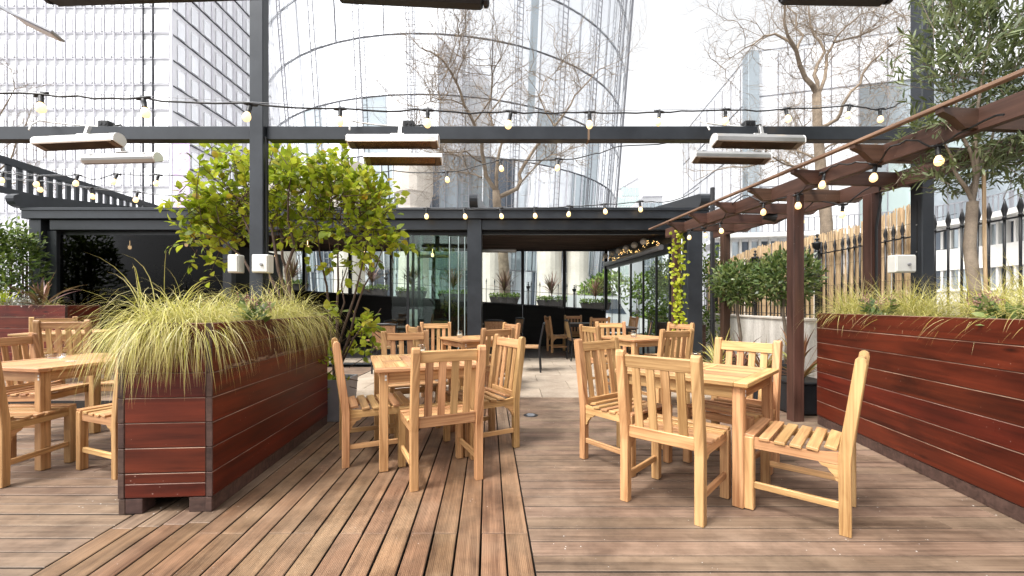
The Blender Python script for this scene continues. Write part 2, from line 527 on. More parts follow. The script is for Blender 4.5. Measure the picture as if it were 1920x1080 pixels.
    def prism(self, poly, t, M=None, mi=0, long_axis=0):
        """polygon in local XZ extruded t along local Y (centred)"""
        n = len(poly)
        v = [(p[0], -t / 2, p[1]) for p in poly] + [(p[0], t / 2, p[1]) for p in poly]
        f = [list(range(n)), list(reversed(range(n, 2 * n)))]
        for i in range(n):
            j = (i + 1) % n
            f.append([j, i, n + i, n + j])
        self.add(v, f, mi, M, long_axis, (rng.random() * 9, rng.random() * 9))

    def mesh(self, name, mats, smooth=False):
        me = bpy.data.meshes.new(name)
        me.from_pydata(self.v, [], self.f)
        uvl = me.uv_layers.new(name='UVMap')
        flat = [c for u in self.uv for p in u for c in p]
        uvl.data.foreach_set('uv', flat)
        for m in (mats if isinstance(mats, (list, tuple)) else [mats]):
            me.materials.append(MATS[m])
        me.polygons.foreach_set('material_index', self.mi)
        me.polygons.foreach_set('use_smooth', [smooth] * len(self.f))
        me.update()
        return me

    def build(self, name, mats, parent=None, loc=(0, 0, 0), rot=(0, 0, 0), smooth=False):
        return mk(name, self.mesh(name, mats, smooth), parent, loc, rot)


def cbox(s, b=0.0):
    hx, hy, hz = s[0] / 2, s[1] / 2, s[2] / 2
    if b <= 0:
        v = [(x * hx, y * hy, z * hz) for z in (-1, 1) for y in (-1, 1) for x in (-1, 1)]
        f = [(0, 2, 3, 1), (4, 5, 7, 6), (0, 1, 5, 4), (2, 6, 7, 3), (0, 4, 6, 2), (1, 3, 7, 5)]
        return v, f, []
    v, idx = [], {}
    hs = (hx, hy, hz)
    for sx in (-1, 1):
        for sy in (-1, 1):
            for sz in (-1, 1):
                sg = (sx, sy, sz)
                for ax in range(3):
                    p = [sg[a] * (hs[a] - b) for a in range(3)]
                    p[ax] = sg[ax] * hs[ax]
                    idx[(sg, ax)] = len(v)
                    v.append(tuple(p))
    f, edge = [], []

    def orient(fc):
        c = Vector((0, 0, 0))
        for i in fc:
            c += Vector(v[i])
        n = (Vector(v[fc[1]]) - Vector(v[fc[0]])).cross(Vector(v[fc[2]]) - Vector(v[fc[0]]))
        return fc if n.dot(c) > 0 else list(reversed(fc))
    for ax in range(3):
        o = [a for a in range(3) if a != ax]
        for s0 in (-1, 1):
            fc = []
            for (p, q) in ((-1, -1), (1, -1), (1, 1), (-1, 1)):
                sg = [0, 0, 0]
                sg[ax], sg[o[0]], sg[o[1]] = s0, p, q
                fc.append(idx[(tuple(sg), ax)])
            f.append(orient(fc))
        for p in (-1, 1):
            for q in (-1, 1):
                a0, a1 = [0, 0, 0], [0, 0, 0]
                a0[ax], a0[o[0]], a0[o[1]] = -1, p, q
                a1[ax], a1[o[0]], a1[o[1]] = 1, p, q
                fc = [idx[(tuple(a0), o[0])], idx[(tuple(a1), o[0])], idx[(tuple(a1), o[1])], idx[(tuple(a0), o[1])]]
                edge.append(len(f))
                f.append(orient(fc))
    for sx in (-1, 1):
        for sy in (-1, 1):
            for sz in (-1, 1):
                f.append(orient([idx[((sx, sy, sz), a)] for a in range(3)]))
    return v, f, edge


def mk(name, me, parent=None, loc=(0, 0, 0), rot=(0, 0, 0)):
    o = bpy.data.objects.new(name, me)
    COL.objects.link(o)
    o.location = loc
    o.rotation_euler = rot
    if parent is not None:
        o.parent = parent
    return o


def thing(name, label, cat, loc=(0, 0, 0), rz=0.0, group=None):
    o = bpy.data.objects.new(name, None)
    o.empty_display_size = 0.1
    COL.objects.link(o)
    o.location = loc
    o.rotation_euler = (0, 0, rz)
    return tag(o, label, cat, group)


def tag(o, label, cat, group=None):
    o['label'] = label
    o['category'] = cat
    if group:
        o['group'] = group
    return o


def struct(o, kind='structure'):
    o['kind'] = kind
    return o


_bc = {}


def bx(name, s, mat, parent=None, loc=(0, 0, 0), rot=(0, 0, 0), b=0.003):
    """one bevelled box object; alike boxes share their mesh"""
    key = (name, tuple(round(x, 4) for x in s), mat, b)
    if key not in _bc:
        m = MB()
        m.box((0, 0, 0), s, None, b)
        _bc[key] = m.mesh(name, mat)
    return mk(name, _bc[key], parent, loc, rot)


def bar(name, a, b_, w, h, mat, parent=None, bev=0.003, up=(0, 0, 1)):
    m = MB()
    m.beam(a, b_, w, h, bev, 0, up)
    return m.build(name, mat, parent)


def copy_tree(o, loc, rz, label=None, group=None):
    c = o.copy()
    COL.objects.link(c)
    c.location = loc
    c.rotation_euler = (0, 0, rz)
    if label:
        c['label'] = label
    if group:
        c['group'] = group
    for ch in o.children:
        d = ch.copy()
        COL.objects.link(d)
        d.parent = c
        for g in ch.children:
            e = g.copy()
            COL.objects.link(e)
            e.parent = d
    return c


def np_mesh(name, verts, quads_loops, loop_starts, loop_totals, uvs, mat, smooth=True):
    me = bpy.data.meshes.new(name)
    me.vertices.add(len(verts))
    me.vertices.foreach_set('co', verts.astype(np.float32).ravel())
    me.loops.add(len(quads_loops))
    me.loops.foreach_set('vertex_index', quads_loops.astype(np.int32))
    me.polygons.add(len(loop_starts))
    me.polygons.foreach_set('loop_start', loop_starts.astype(np.int32))
    me.polygons.foreach_set('loop_total', loop_totals.astype(np.int32))
    me.polygons.foreach_set('use_smooth', np.full(len(loop_starts), smooth))
    uvl = me.uv_layers.new(name='UVMap')
    uvl.data.foreach_set('uv', uvs.astype(np.float32).ravel())
    me.materials.append(MATS[mat])
    me.update(calc_edges=True)
    me.validate()
    return me


def unit(a):
    return a / np.maximum(np.linalg.norm(a, axis=1, keepdims=True), 1e-9)


def leaf_mesh(name, pos, dirs, nrm, L, W, mat, droop=0.15, fold=0.12):
    """many leaves with a pointed base and tip; each a bent surface of three faces"""
    pos, dirs, nrm = map(np.asarray, (pos, dirs, nrm))
    n = len(pos)
    d = unit(dirs)
    nn = unit(nrm - d * np.sum(nrm * d, axis=1, keepdims=True))
    s = np.cross(d, nn)
    L = np.broadcast_to(np.asarray(L, float), (n,))[:, None]
    W = np.broadcast_to(np.asarray(W, float), (n,))[:, None]
    v = np.zeros((n, 6, 3))
    v[:, 0] = pos
    v[:, 1] = pos + d * L * 0.33 + s * W * 0.48 + nn * W * fold
    v[:, 2] = pos + d * L * 0.33 - s * W * 0.48 + nn * W * fold
    v[:, 3] = pos + d * L * 0.70 + s * W * 0.38 + nn * (W * fold - L * droop * 0.45)
    v[:, 4] = pos + d * L * 0.70 - s * W * 0.38 + nn * (W * fold - L * droop * 0.45)
    v[:, 5] = pos + d * L - nn * L * droop
    pat = np.array([0, 2, 1, 1, 2, 4, 3, 3, 4, 5])
    loops = (np.arange(n)[:, None] * 6 + pat[None]).ravel()
    st = (np.arange(n)[:, None] * 10 + np.array([0, 3, 7])[None]).ravel()
    tt = np.tile(np.array([3, 4, 3]), n)
    rnd = nr.random(n)
    t = np.array([0, .33, .33, .33, .33, .7, .7, .7, .7, 1.0])
    uv = np.stack([np.repeat(rnd[:, None], 10, 1), np.repeat(t[None], n, 0)], axis=2).reshape(-1, 2)
    return np_mesh(name, v.reshape(-1, 3), loops, st, tt, uv, mat)


def blade_mesh(name, root, dirs, L, W, mat, gravity=1.0, seg=7, gvar=0.4, shade=None):
    """arching strap leaves"""
    root, dirs = np.asarray(root, float), unit(np.asarray(dirs, float))
    n = len(root)
    L = np.broadcast_to(np.asarray(L, float), (n,))
    W = np.broadcast_to(np.asarray(W, float), (n,))
    g = gravity * (1 + gvar * (nr.random(n) * 2 - 1))
    p = root.copy()
    d = dirs.copy()
    side = np.cross(d, np.array([0, 0, 1.0]) + 0.15 * nr.standard_normal((n, 3)))
    side = unit(side)
    vs = np.zeros((n, seg + 1, 2, 3))
    curl = 0.25 * nr.standard_normal((n, 3))
    curl[:, 2] *= 0.2
    for i in range(seg + 1):
        t = i / seg
        w = W * (0.55 + 0.75 * t) if t < 0.45 else W * (1.0 - ((t - 0.45) / 0.55) ** 1.6 * 0.94)
        vs[:, i, 0] = p + side * (w / 2)[:, None]
        vs[:, i, 1] = p - side * (w / 2)[:, None]
        p = p + d * (L / seg)[:, None]
        d = d + np.array([0, 0, -1.0]) * (g / seg)[:, None] + curl / seg
        d = unit(d)
    k = (seg + 1) * 2
    pat = np.array([[2 * i, 2 * i + 1, 2 * i + 3, 2 * i + 2] for i in range(seg)]).ravel()
    loops = (np.arange(n)[:, None] * k + pat[None]).ravel()
    st = np.arange(n * seg) * 4
    tt = np.full(n * seg, 4)
    rnd = nr.random(n) if shade is None else shade
    uv = np.zeros((n, seg, 4, 2))
    uv[..., 0] = rnd[:, None, None]
    for i in range(seg):
        uv[:, i, :, 1] = np.array([i / seg, i / seg, (i + 1) / seg, (i + 1) / seg])
    return np_mesh(name, vs.reshape(-1, 3), loops, st, tt, uv.reshape(-1, 2), mat)


def twig_leaves(tips, n_leaf, L, Lj, spread=0.9, up=0.4):
    """leaf positions along twigs: tips is a list of (base, end)"""
    pos, dr, nm = [], [], []
    for a, b_ in tips:
        a, b_ = np.array(a), np.array(b_)
        ax = b_ - a
        ln = np.linalg.norm(ax)
        ax = ax / max(ln, 1e-6)
        for k in range(n_leaf):
            t = (k + 0.6) / n_leaf
            p = a + (b_ - a) * t + nr.standard_normal(3) * 0.008
            q = nr.standard_normal(3)
            q -= ax * q.dot(ax)
            q /= max(np.linalg.norm(q), 1e-6)
            d = ax * (0.55 + 0.5 * t) + q * spread + np.array([0, 0, 0.12])
            pos.append(p)
            dr.append(d)
            nm.append(nr.standard_normal(3) * 0.5 + np.array([0, -0.25, up + 0.6]))
    n = len(pos)
    return np.array(pos), np.array(dr), np.array(nm), L * (1 - Lj + 2 * Lj * nr.random(n))


# ------------------------------------------------------------------ ground, decks, paving
def XL(Y):
    return -2.15 - 0.0675 * (Y - 2.07)


def XR(Y):
    return 0.0217 - 0.054 * (Y - 3.466)


def plank(name, q, th, mat, parent, along, bev=0.003, z=0.0):
    """a board of four ground corners q (counter-clockwise); along = unit vector of the grain"""
    c = [Vector((p[0], p[1], 0)) for p in q]
    n = len(c)
    ins = []
    for i in range(n):
        e0 = (c[i] - c[i - 1]).normalized()
        e1 = (c[(i + 1) % n] - c[i]).normalized()
        n0, n1 = Vector((-e0.y, e0.x, 0)), Vector((-e1.y, e1.x, 0))
        bis = (n0 + n1)
        k = bev / max(0.3, bis.normalized().dot(n0))
        ins.append(c[i] + bis.normalized() * k)
    ctr = sum(c, Vector((0, 0, 0))) / n
    m = MB()
    v = [p - ctr + Vector((0, 0, -th)) for p in c] + [p - ctr + Vector((0, 0, -bev)) for p in c] + [p - ctr for p in ins]
    ax = Vector((along[0], along[1], 0)).normalized()
    ay = Vector((-ax.y, ax.x, 0))
    off = (rng.random() * 20, rng.random() * 20)
    for p in v:
        m.v.append(tuple(p))
    fs = [[2 * n + i for i in range(n)]]
    for i in range(n):
        j = (i + 1) % n
        fs.append([i, j, n + j, n + i])
        fs.append([n + i, n + j, 2 * n + j, 2 * n + i])
    for k_, f in enumerate(fs):
        m.face(f, [(v[i].dot(ax) + off[0], v[i].dot(ay) + v[i].z + off[1]) for i in f], 1 if k_ % 2 == 1 and name == 'board' else 0)  # side faces carry the painted gap shade
    return m.build(name, [mat, 'gap_shade'] if name == 'board' else mat, parent, (ctr.x, ctr.y, z))


def sheet(name, x0, x1, y0, y1, z, mat):
    m = MB()
    m.add([(x0, y0, z), (x1, y0, z), (x1, y1, z), (x0, y1, z)], [(0, 1, 2, 3)])
    return struct(m.build(name, mat))


sheet('ground', -900, 900, -700, 1300, -0.45, 'asphalt')
sf = MB()
sf.box((-2.0, 5.6, -0.28), (15.6, 15.2, 0.3))
struct(sf.build('sub_floor', 'sub_floor'))

PITCH, GAP = 0.125, 0.0085
Y_END = 5.58
deck_c = struct(thing('centre_deck', 'brown ribbed timber deck boards running away from the viewer', 'deck'))
NB = 18
for i in range(NB):
    def edge(Y, k):
        return XL(Y) + (XR(Y) - XL(Y)) * k / NB
    cuts = [-1.2] + sorted([rng.uniform(0.2, 1.4), 2.23 + (0.02 if i % 3 else rng.uniform(0.5, 1.2)), rng.uniform(3.7, 4.9)]) + [Y_END]
    if i in (0, 1, 2, 3):
        cuts = [-1.2, 0.6, 2.3 + 0.02 * i, 4.0 + .1 * i, Y_END]
    for a, b_ in zip(cuts[:-1], cuts[1:]):
        g = GAP / 2 * rng.uniform(0.6, 1.5)
        q = [(edge(a, i) + g, a + .001), (edge(a, i + 1) - g, a + .001), (edge(b_, i + 1) - g, b_ - .001), (edge(b_, i) + g, b_ - .001)]
        grey = i < 4 and a > 2.2
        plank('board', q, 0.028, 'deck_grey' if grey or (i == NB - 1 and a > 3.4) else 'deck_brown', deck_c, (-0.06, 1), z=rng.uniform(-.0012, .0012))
deck_r = struct(thing('right_deck', 'grey brown deck boards running across under the right table', 'deck'))
y = -1.2
k = 0
while y < Y_END - 0.02:
    y2 = min(y + PITCH, Y_END)
    g = GAP / 2 * rng.uniform(0.6, 1.4)
    x_end = 5.15
    c1 = rng.uniform(2.1, 2.9) if k % 2 else rng.uniform(1.2, 4.2)
    cuts = [None, c1, x_end]
    for a, b_ in zip(cuts[:-1], cuts[1:]):
        q = [(XR(y) + .004 if a is None else a + .001, y + g), (b_ - .001, y + g), (b_ - .001, y2 - g), (XR(y2) + .004 if a is None else a + .001, y2 - g)]
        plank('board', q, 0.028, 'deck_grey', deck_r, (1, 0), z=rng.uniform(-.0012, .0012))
    y = y2
    k += 1
deck_l = struct(thing('left_deck', 'weathered grey deck boards running across on the left', 'deck'))
y = -1.2 + .03
while y < 8.3:
    y2 = y + PITCH
    g = GAP / 2 * rng.uniform(0.6, 1.4)
    xe0, xe1 = (XL(y) - .004, XL(y2) - .004) if y2 < Y_END else (-2.62, -2.62)
    c1 = rng.uniform(-6.0, -3.0)
    q = [(-9.6, y + g), (c1 - .001, y + g), (c1 - .001, y2 - g), (-9.6, y2 - g)]
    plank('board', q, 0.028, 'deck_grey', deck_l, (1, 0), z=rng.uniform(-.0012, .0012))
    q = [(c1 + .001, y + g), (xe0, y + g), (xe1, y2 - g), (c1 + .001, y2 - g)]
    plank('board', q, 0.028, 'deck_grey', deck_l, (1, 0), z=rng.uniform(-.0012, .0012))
    y = y2
plat = struct(thing('raised_platform', 'low timber platform under the back left table', 'platform'))
y = 4.95
while y < 6.68:
    c1 = rng.uniform(-6.4, -5.2)
    for a, b_ in ((-8.3, c1), (c1, -4.3)):
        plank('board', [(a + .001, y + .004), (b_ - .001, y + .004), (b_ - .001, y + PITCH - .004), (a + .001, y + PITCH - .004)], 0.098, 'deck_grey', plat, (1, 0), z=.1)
    y += PITCH
pav = struct(thing('terrace_paving', 'pale stone slabs between the deck and the pavilion', 'paving'))
yy = Y_END + 0.006
row = 0
while yy < 8.6:
    x = -2.6 - (0.3 if row % 2 else 0)
    while x < 5.1:
        x0, x1 = max(x, -2.6), min(x + 0.75, 5.15)
        if x1 - x0 > .05:
            plank('paving_slab', [(x0 + .003, yy + .003), (x1 - .003, yy + .003), (x1 - .003, yy + .597), (x0 + .003, yy + .597)], 0.03, 'paving', pav, (1, 0), .004)
        x += 0.75
    yy += 0.6
    row += 1
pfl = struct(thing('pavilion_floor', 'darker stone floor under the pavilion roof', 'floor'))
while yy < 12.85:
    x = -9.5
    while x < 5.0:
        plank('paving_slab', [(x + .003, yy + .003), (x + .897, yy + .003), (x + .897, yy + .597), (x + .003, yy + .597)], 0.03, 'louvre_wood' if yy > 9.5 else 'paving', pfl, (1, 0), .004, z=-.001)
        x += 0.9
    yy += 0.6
dr = thing('floor_drain', 'small round dark floor drain set in the deck boards', 'drain', (P(995, 779, 4.66).x, 4.66, 0.003))
m = MB()
m.lathe([(0.0, 0.004), (0.075, 0.004), (0.08, 0.0)], 20)
m.build('plate', 'black_iron', dr)
for k in range(5):
    bx('slot', (0.10 - abs(k - 2) * .02, 0.008, 0.003), 'zinc', dr, (0, (k - 2) * .022, .0055), b=0)


# ------------------------------------------------------------------ timber planters
def planter(label, a, b_, w, h, first=0.09, nb=7, cat='planter'):
    """long planter; a -> b_ is the visible long side, its body lies to the left of a -> b_"""
    a, b_ = Vector((a[0], a[1], 0)), Vector((b_[0], b_[1], 0))
    d = b_ - a
    L = d.length
    rz = math.atan2(d.y, d.x)
    t = thing('timber_planter', label, cat, (a.x, a.y, 0), rz)
    th = 0.036
    bh = (h - first) / nb

    def board(s, loc, rot=0.0, ends=False):
        m = MB()
        v, f, edges = cbox(s, 0.0034)
        la = 0
        m.add(v, f, 0, None, la, (rng.random() * 9, rng.random() * 9))
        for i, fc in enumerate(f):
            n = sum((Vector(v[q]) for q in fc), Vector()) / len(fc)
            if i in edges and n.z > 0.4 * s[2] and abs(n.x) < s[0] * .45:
                m.mi[i] = 2  # highlight along the top chamfer put into the colour
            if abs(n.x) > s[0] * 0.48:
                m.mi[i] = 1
        return m.build('board', ['mahogany', 'mahogany_end', 'mahogany_glint_wear'], t, loc, (0, 0, rot))
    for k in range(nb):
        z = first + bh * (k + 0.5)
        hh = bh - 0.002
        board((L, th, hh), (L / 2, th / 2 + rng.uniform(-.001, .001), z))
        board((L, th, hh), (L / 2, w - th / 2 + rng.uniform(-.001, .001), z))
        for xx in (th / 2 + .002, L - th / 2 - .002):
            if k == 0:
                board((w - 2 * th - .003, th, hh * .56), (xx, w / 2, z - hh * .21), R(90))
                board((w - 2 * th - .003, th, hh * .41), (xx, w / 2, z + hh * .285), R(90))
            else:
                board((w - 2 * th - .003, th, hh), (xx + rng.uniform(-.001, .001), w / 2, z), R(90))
    for yy in (th / 2 + .004, w - th / 2 - .004):
        bx('skirt', (L - .004, th, first - .003), 'mahogany_end', t, (L / 2, yy, first / 2 - .001))
    for xx in (.055, L / 2, L - .055):
        for yy in (.085, w - .085):
            bx('foot', (.1, .095, first - .004), 'mahogany_end', t, (xx, yy, first / 2 - .001))
    m = MB()
    nx, ny = 30, 8
    base = []
    for j in range(ny + 1):
        for i in range(nx + 1):
            m.v.append((th + (L - 2 * th) * i / nx, th + (w - 2 * th) * j / ny, h - 0.06 + rng.uniform(-.015, .02)))
    for j in range(ny):
        for i in range(nx):
            q = [j * (nx + 1) + i, j * (nx + 1) + i + 1, (j + 1) * (nx + 1) + i + 1, (j + 1) * (nx + 1) + i]
            m.face(q, [(0, 0)] * 4)
    m.build('soil', 'soil', t)
    return t


pl_l = planter('long dark red timber planter in the foreground full of yellow grass', (-1.742, 2.48), (-1.875, 4.34), 0.52, 1.10)
pl_r = planter('long dark red timber planter along the right edge under the olive tree', (3.10, 4.34), (2.66, 1.35), 0.62, 1.125)
pl_b = planter('dark red timber planter behind the left tables beside the hedge', (-10.2, 6.75), (-7.07, 6.75), 0.6, 1.208, .09, 6)
scr = MB()
for q in range(46):
    t_ = q / 45
    y0 = 2.62 + 1.35 * t_
    x0 = -1.7395 - 0.0715 * (y0 - 2.48) - .0035
    scr.box((x0 + .004, y0, 0.822 + rng.uniform(0, .014) - .012 * t_), (0.0035, 0.05 * rng.uniform(.5, 1.2), 0.012 * rng.uniform(.5, 1.6)))
sc = scr.build('scuff', 'mahogany_glint_wear', None)
sc.parent = pl_l
sc.matrix_parent_inverse = (Matrix.Translation(pl_l.location) @ Euler(pl_l.rotation_euler).to_matrix().to_4x4()).inverted()
sc['label'] = 'pale worn scuff along the planter side'

# ------------------------------------------------------------------ steel posts and cross beam
BY = 4.0
post_l = thing('steel_post', 'tall anthracite post rising out of the left planter behind the grass', 'post', (-2.34, 3.95, 0))
bx('post', (0.125, 0.10, 5.0), 'anthracite', post_l, (0, 0, 2.55), b=.006)
m = MB()
m.tube([(0.075, -.02, 1.35), (0.078, -.02, 1.9), (0.074, -.02, 2.4), (0.09, -.03, 2.62), (0.075, -.03, 2.75)], 0.009, 6)
m.build('cable', 'black_plastic', post_l)
post_r = thing('steel_post', 'tall anthracite post on the right behind the olive tree planter', 'post', (3.97, 4.13, 0))
bx('post', (0.12, 0.125, 5.0), 'anthracite', post_r, (0, 0, 2.55), b=.006)
bx('slot', (0.004, 0.012, 0.62), 'black_plastic', post_r, (-.061, -.01, 1.9), b=0)
for dz in (1.72, 1.98):
    bx('screw', (0.004, 0.012, 0.012), 'silver', post_r, (-.063, -.01, dz), b=0)
xb = thing('cross_beam', 'long anthracite beam carrying the heaters across the terrace', 'beam', (0, BY, 2.80))
bx('beam', (3.97 + 2.34 - .13, 0.10, 0.125), 'anthracite', xb, ((3.97 - 2.34) / 2, 0, 0), b=.005)
bx('beam', (4.6, 0.10, 0.125), 'anthracite', xb, (-2.34 - 2.3 - .065, 0, 0), b=.005)
bx('tape', (0.018, 0.104, 0.13), 'pergola_batten', xb, (P(1102, 0, 4).x, 0, 0), b=0)
for nm, lab, px, Yq, po in (('switch_box', 'white switch box left of the left steel post', 443, 3.93, 0), ('switch_box', 'white switch box with a round knob right of the left steel post', 493, 3.9, 1),
                            ('switch_box', 'white switch box with a dark knob on the right steel post', 1690, 4.03, 1)):
    c = P(px, 495, Yq)
    sw = thing(nm, lab, 'switch box', (c.x, c.y, c.z), 0, 'white switch boxes on the posts')
    wx = .10 if px == 443 else (.15 if px == 493 else .19)
    bx('box', (wx, .09, .165), 'white_plastic', sw, (0, 0, 0), b=.006)
    bx('lid', (wx - .012, .012, .15), 'white_plastic', sw, (0, -.05, 0), b=.004)
    if po:
        m = MB()
        m.lathe([(.014, 0), (.014, .012), (.010, .014)], 12, Matrix.Translation((0.02, -.056, -.01)) @ Matrix.Rotation(R(90), 4, 'X'))
        m.build('knob', 'grey_print', sw)
for i, (pa, pb) in enumerate((((-3.02, 2.8, 3.225), (-1.1, 2.7, 3.215)), ((-1.1, 2.7, 3.175), (-.185, 2.72, 3.145)), ((1.75, 2.75, 3.20), (2.39, 2.73, 3.175)))):
    lab = ['dark folded awning bar at the top left of the picture', 'dark awning bar with a round end at the top centre', 'dark awning bar at the top right next to the post'][i]
    t = thing('awning_bar', lab, 'awning', (pa[0], pa[1], pa[2]), 0, 'awning bars overhead')
    d = Vector(pb) - Vector(pa)
    bar('casing', (0, 0, 0), d, .09, .085, 'black_plastic', t, .015)
    bar('fabric_roll', Vector((0.02, .05, .045)), d + Vector((-.02, .05, .045)), .12, .07, 'dark_frame', t, .02)
    e = Vector((0, 0, 0)) if i == 0 else d
    m = MB()
    m.lathe([(.02, 0), (.042, .006), (.042, .03), (.03, .04)], 14, Matrix.Translation(e) @ Matrix.Rotation(R(-90 if i == 0 else 90), 4, 'Y'))
    m.build('end_cap', 'black_iron', t)
fl = thing('flood_lamp', 'flat grey panel lamp on an arm at the top left corner', 'lamp', P(38, 36, 2.6))
bar('arm', (-.28, -.1, .17), (0.01, 0, 0.0), .025, .02, 'zinc', fl)
bar('panel', (-.005, 0, .004), (.18, .05, -.075), .11, .016, 'zinc', fl)
bar('diffuser', (0.0, 0, -.009), (.17, .047, -.084), .09, .006, 'facade_grey', fl)

# ------------------------------------------------------------------ electric heaters
HL = 0.78


def heater_proto():
    t = thing('patio_heater', '', 'heater', (0, 0, 0), 0, 'electric heaters on the cross beam')
    prof = [(-0.05, -0.045)]
    for k in range(9):
        a = math.pi * k / 8
        prof.append((-0.06 * math.cos(a) * 1.0, -0.01 + 0.058 * math.sin(a)))
    prof.append((0.05, -0.045))
    m = MB()
    # housing: open channel along X, profile in YZ
    n = len(prof)
    for s in (-HL / 2, HL / 2):
        for (py, pz) in prof:
            m.v.append((s, py, pz))
    for i in range(n - 1):
        m.face([i, i + 1, n + i + 1, n + i], [(0, 0)] * 4)
    m.build('housing', 'silver', t, smooth=False)
    for s in (-1, 1):
        m = MB()
        m.prism(prof, .012, Matrix.Translation((s * (HL / 2 + .006), 0, 0)) @ Matrix.Rotation(R(90), 4, 'Z'))
        m.build('end_cap', 'white_paint_metal', t)
    m = MB()
    m.box((0, 0, -.030), (HL - .01, .094, .006))
    m.build('reflector', 'copper_reflector', t)
    m = MB()
    nf = 44
    for k in range(nf):
        x = -HL / 2 + .06 + (HL - .12) * k / (nf - 1)
        m.box((x, 0, -.046), (.0035, .1, .012))
    for yy in (-.048, .048):
        m.box((0, yy, -.046), (HL - .012, .006, .016))
    g = m.build('grille', 'grille_metal', t)
    for s in (-1, 1):
        bx('end_plate', (.05, .094, .006), 'grille_metal', t, (s * (HL / 2 - .03), 0, -.047), b=0)
    for s in (-1, 1):
        m = MB()
        for k in range(5):
            m.box((s * (HL / 2 - .10) + (k - 2) * .008, -.03, .0405), (.003, .02, .004), Matrix.Rotation(0, 4, 'X'))
        m.build('vent', 'black_plastic', t)
    bx('bracket', (.12, .035, .014), 'silver', t, (.03, 0, .056), b=.002)
    bx('bracket', (.03, .03, .09), 'silver', t, (.05, 0, .10), b=.002)
    return t


hp = heater_proto()
first = True
for (px, py, Yq, rx, rz, lab) in (
        (148, 264, 3.72, -16, -6, 'silver patio heater at the far left, in front of the beam'),
        (738, 263, 3.78, -20, 0, 'silver patio heater in front of the beam centre, left of the tree'),
        (1420, 263, 3.76, -16, 3, 'silver patio heater at the right, in front of the beam'),
        (228, 296, 4.4, 24, -4, 'silver patio heater behind the beam at the far left, hung lower'),
        (757, 297, 4.45, -38, 1, 'silver patio heater behind the beam centre, with copper reflector showing'),
        (1370, 294, 4.4, -20, 3, 'silver patio heater behind the beam at the right, hung lower')):
    c = P(px, py, Yq)
    if first:
        hp.location = c
        hp['label'] = lab
        h_ = hp
        first = False
    else:
        h_ = copy_tree(hp, c, 0, lab)
    h_.rotation_euler = (R(rx), 0, R(rz))
for (px, nm) in ((200, 'left'), (767, 'centre'), (1403, 'right')):
    c = P(px, 237, 4.0)
    s_ = thing('socket_box', {'left': 'black double socket on the beam above the left heaters', 'centre': 'black double socket on the beam above the central heaters', 'right': 'black double socket on the beam above the right heaters'}[nm], 'socket', (c.x, 4.0, 2.8625), 0, 'socket boxes on the beam')
    bx('box', (.10, .08, .06), 'black_plastic', s_, (0, 0, .03), b=.006)
    for s in (-1, 1):
        m = MB()
        m.lathe([(.015, 0), (.015, .004)], 10, Matrix.Translation((s * .02, -.0405, .03)) @ Matrix.Rotation(R(90), 4, 'X'))
        m.build('outlet', 'dark_frame', s_)
    m = MB()
    m.tube([(.05, 0, .02), (.12, .01, .035), (.16, .02, .004), (.3, .03, .006)], .008, 6)
    m.build('cable', 'black_plastic', s_)
    m = MB()
    sg = 1 if nm != 'left' else 1
    m.tube([(-.05, 0, .012), (-.3, -.03, .02), (-.46, -.06, .03), (-.50, -.12, .02), (-.48, -.2, -.05), (-.47, -.23, -.11)], .007, 6)
    m.build('supply_cable', 'white_plastic', s_)


# ------------------------------------------------------------------ pavilion
PY, PB = 8.5, 12.8
pv = thing('glass_pavilion', 'long anthracite garden pavilion with flat beams and glass walls behind the terrace', 'pavilion', (0, PY, 0))


def pvbox(name, x0, x1, y0, y1, z0, z1, mat='anthracite', b=.006):
    return bx(name, (x1 - x0, y1 - y0, z1 - z0), mat, pv, ((x0 + x1) / 2, (y0 + y1) / 2 - PY, (z0 + z1) / 2), b=b)


pvbox('gutter_beam', -9.6, 3.86, 8.34, 8.62, 2.905, 3.105)
pvbox('gutter_lip', -9.6, 3.86, 8.315, 8.337, 3.06, 3.115, b=.003)
pvbox('lintel', -9.15, -0.885, 8.44, 8.60, 2.70, 2.90)
pvbox('lintel', -0.595, 3.45, 8.44, 8.60, 2.70, 2.90)
pvbox('inner_lintel', -9.15, -0.885, 8.62, 8.72, 2.62, 2.80, 'dark_frame')
pvbox('inner_lintel', -0.595, 3.45, 8.62, 8.72, 2.64, 2.80, 'dark_frame')
pvbox('post', -9.54, -9.30, 8.42, 8.66, 0, 2.902)
pvbox('post', -9.297, -9.10, 8.52, 8.70, 0, 2.697, 'anthracite')
pvbox('post', -0.88, -0.60, 8.40, 8.68, 0, 2.902)
pvbox('post', 3.47, 3.76, 8.42, 8.70, 0, 2.902)
pvbox('post', -5.78, -5.60, 8.52, 8.66, 0, 2.697, 'dark_frame')
# rafters with a rounded nose, rising to the back
for x in (-9.62, -0.74, 3.72):
    m = MB()
    prof = [(0, 0.02)]
    for k in range(7):
        a = R(180 + 15 * k)
        prof.append((0.22 + .22 * math.cos(a), .22 + .20 * math.sin(a) + .0))
    prof = [(0.30, -.02)] + [(0.16 + .16 * math.cos(R(270 - 22 * k)), .13 + .15 * math.sin(R(270 - 22 * k))) for k in range(6)] + [(0.10, .235), (4.9, .86), (4.9, .66)]
    M = Matrix.Translation((x, -.34, 3.13)) @ Matrix.Rotation(R(90), 4, 'Z')
    m.prism(prof, 0.16 if x < 3 else .2, M)
    m.build('rafter', 'anthracite', pv)
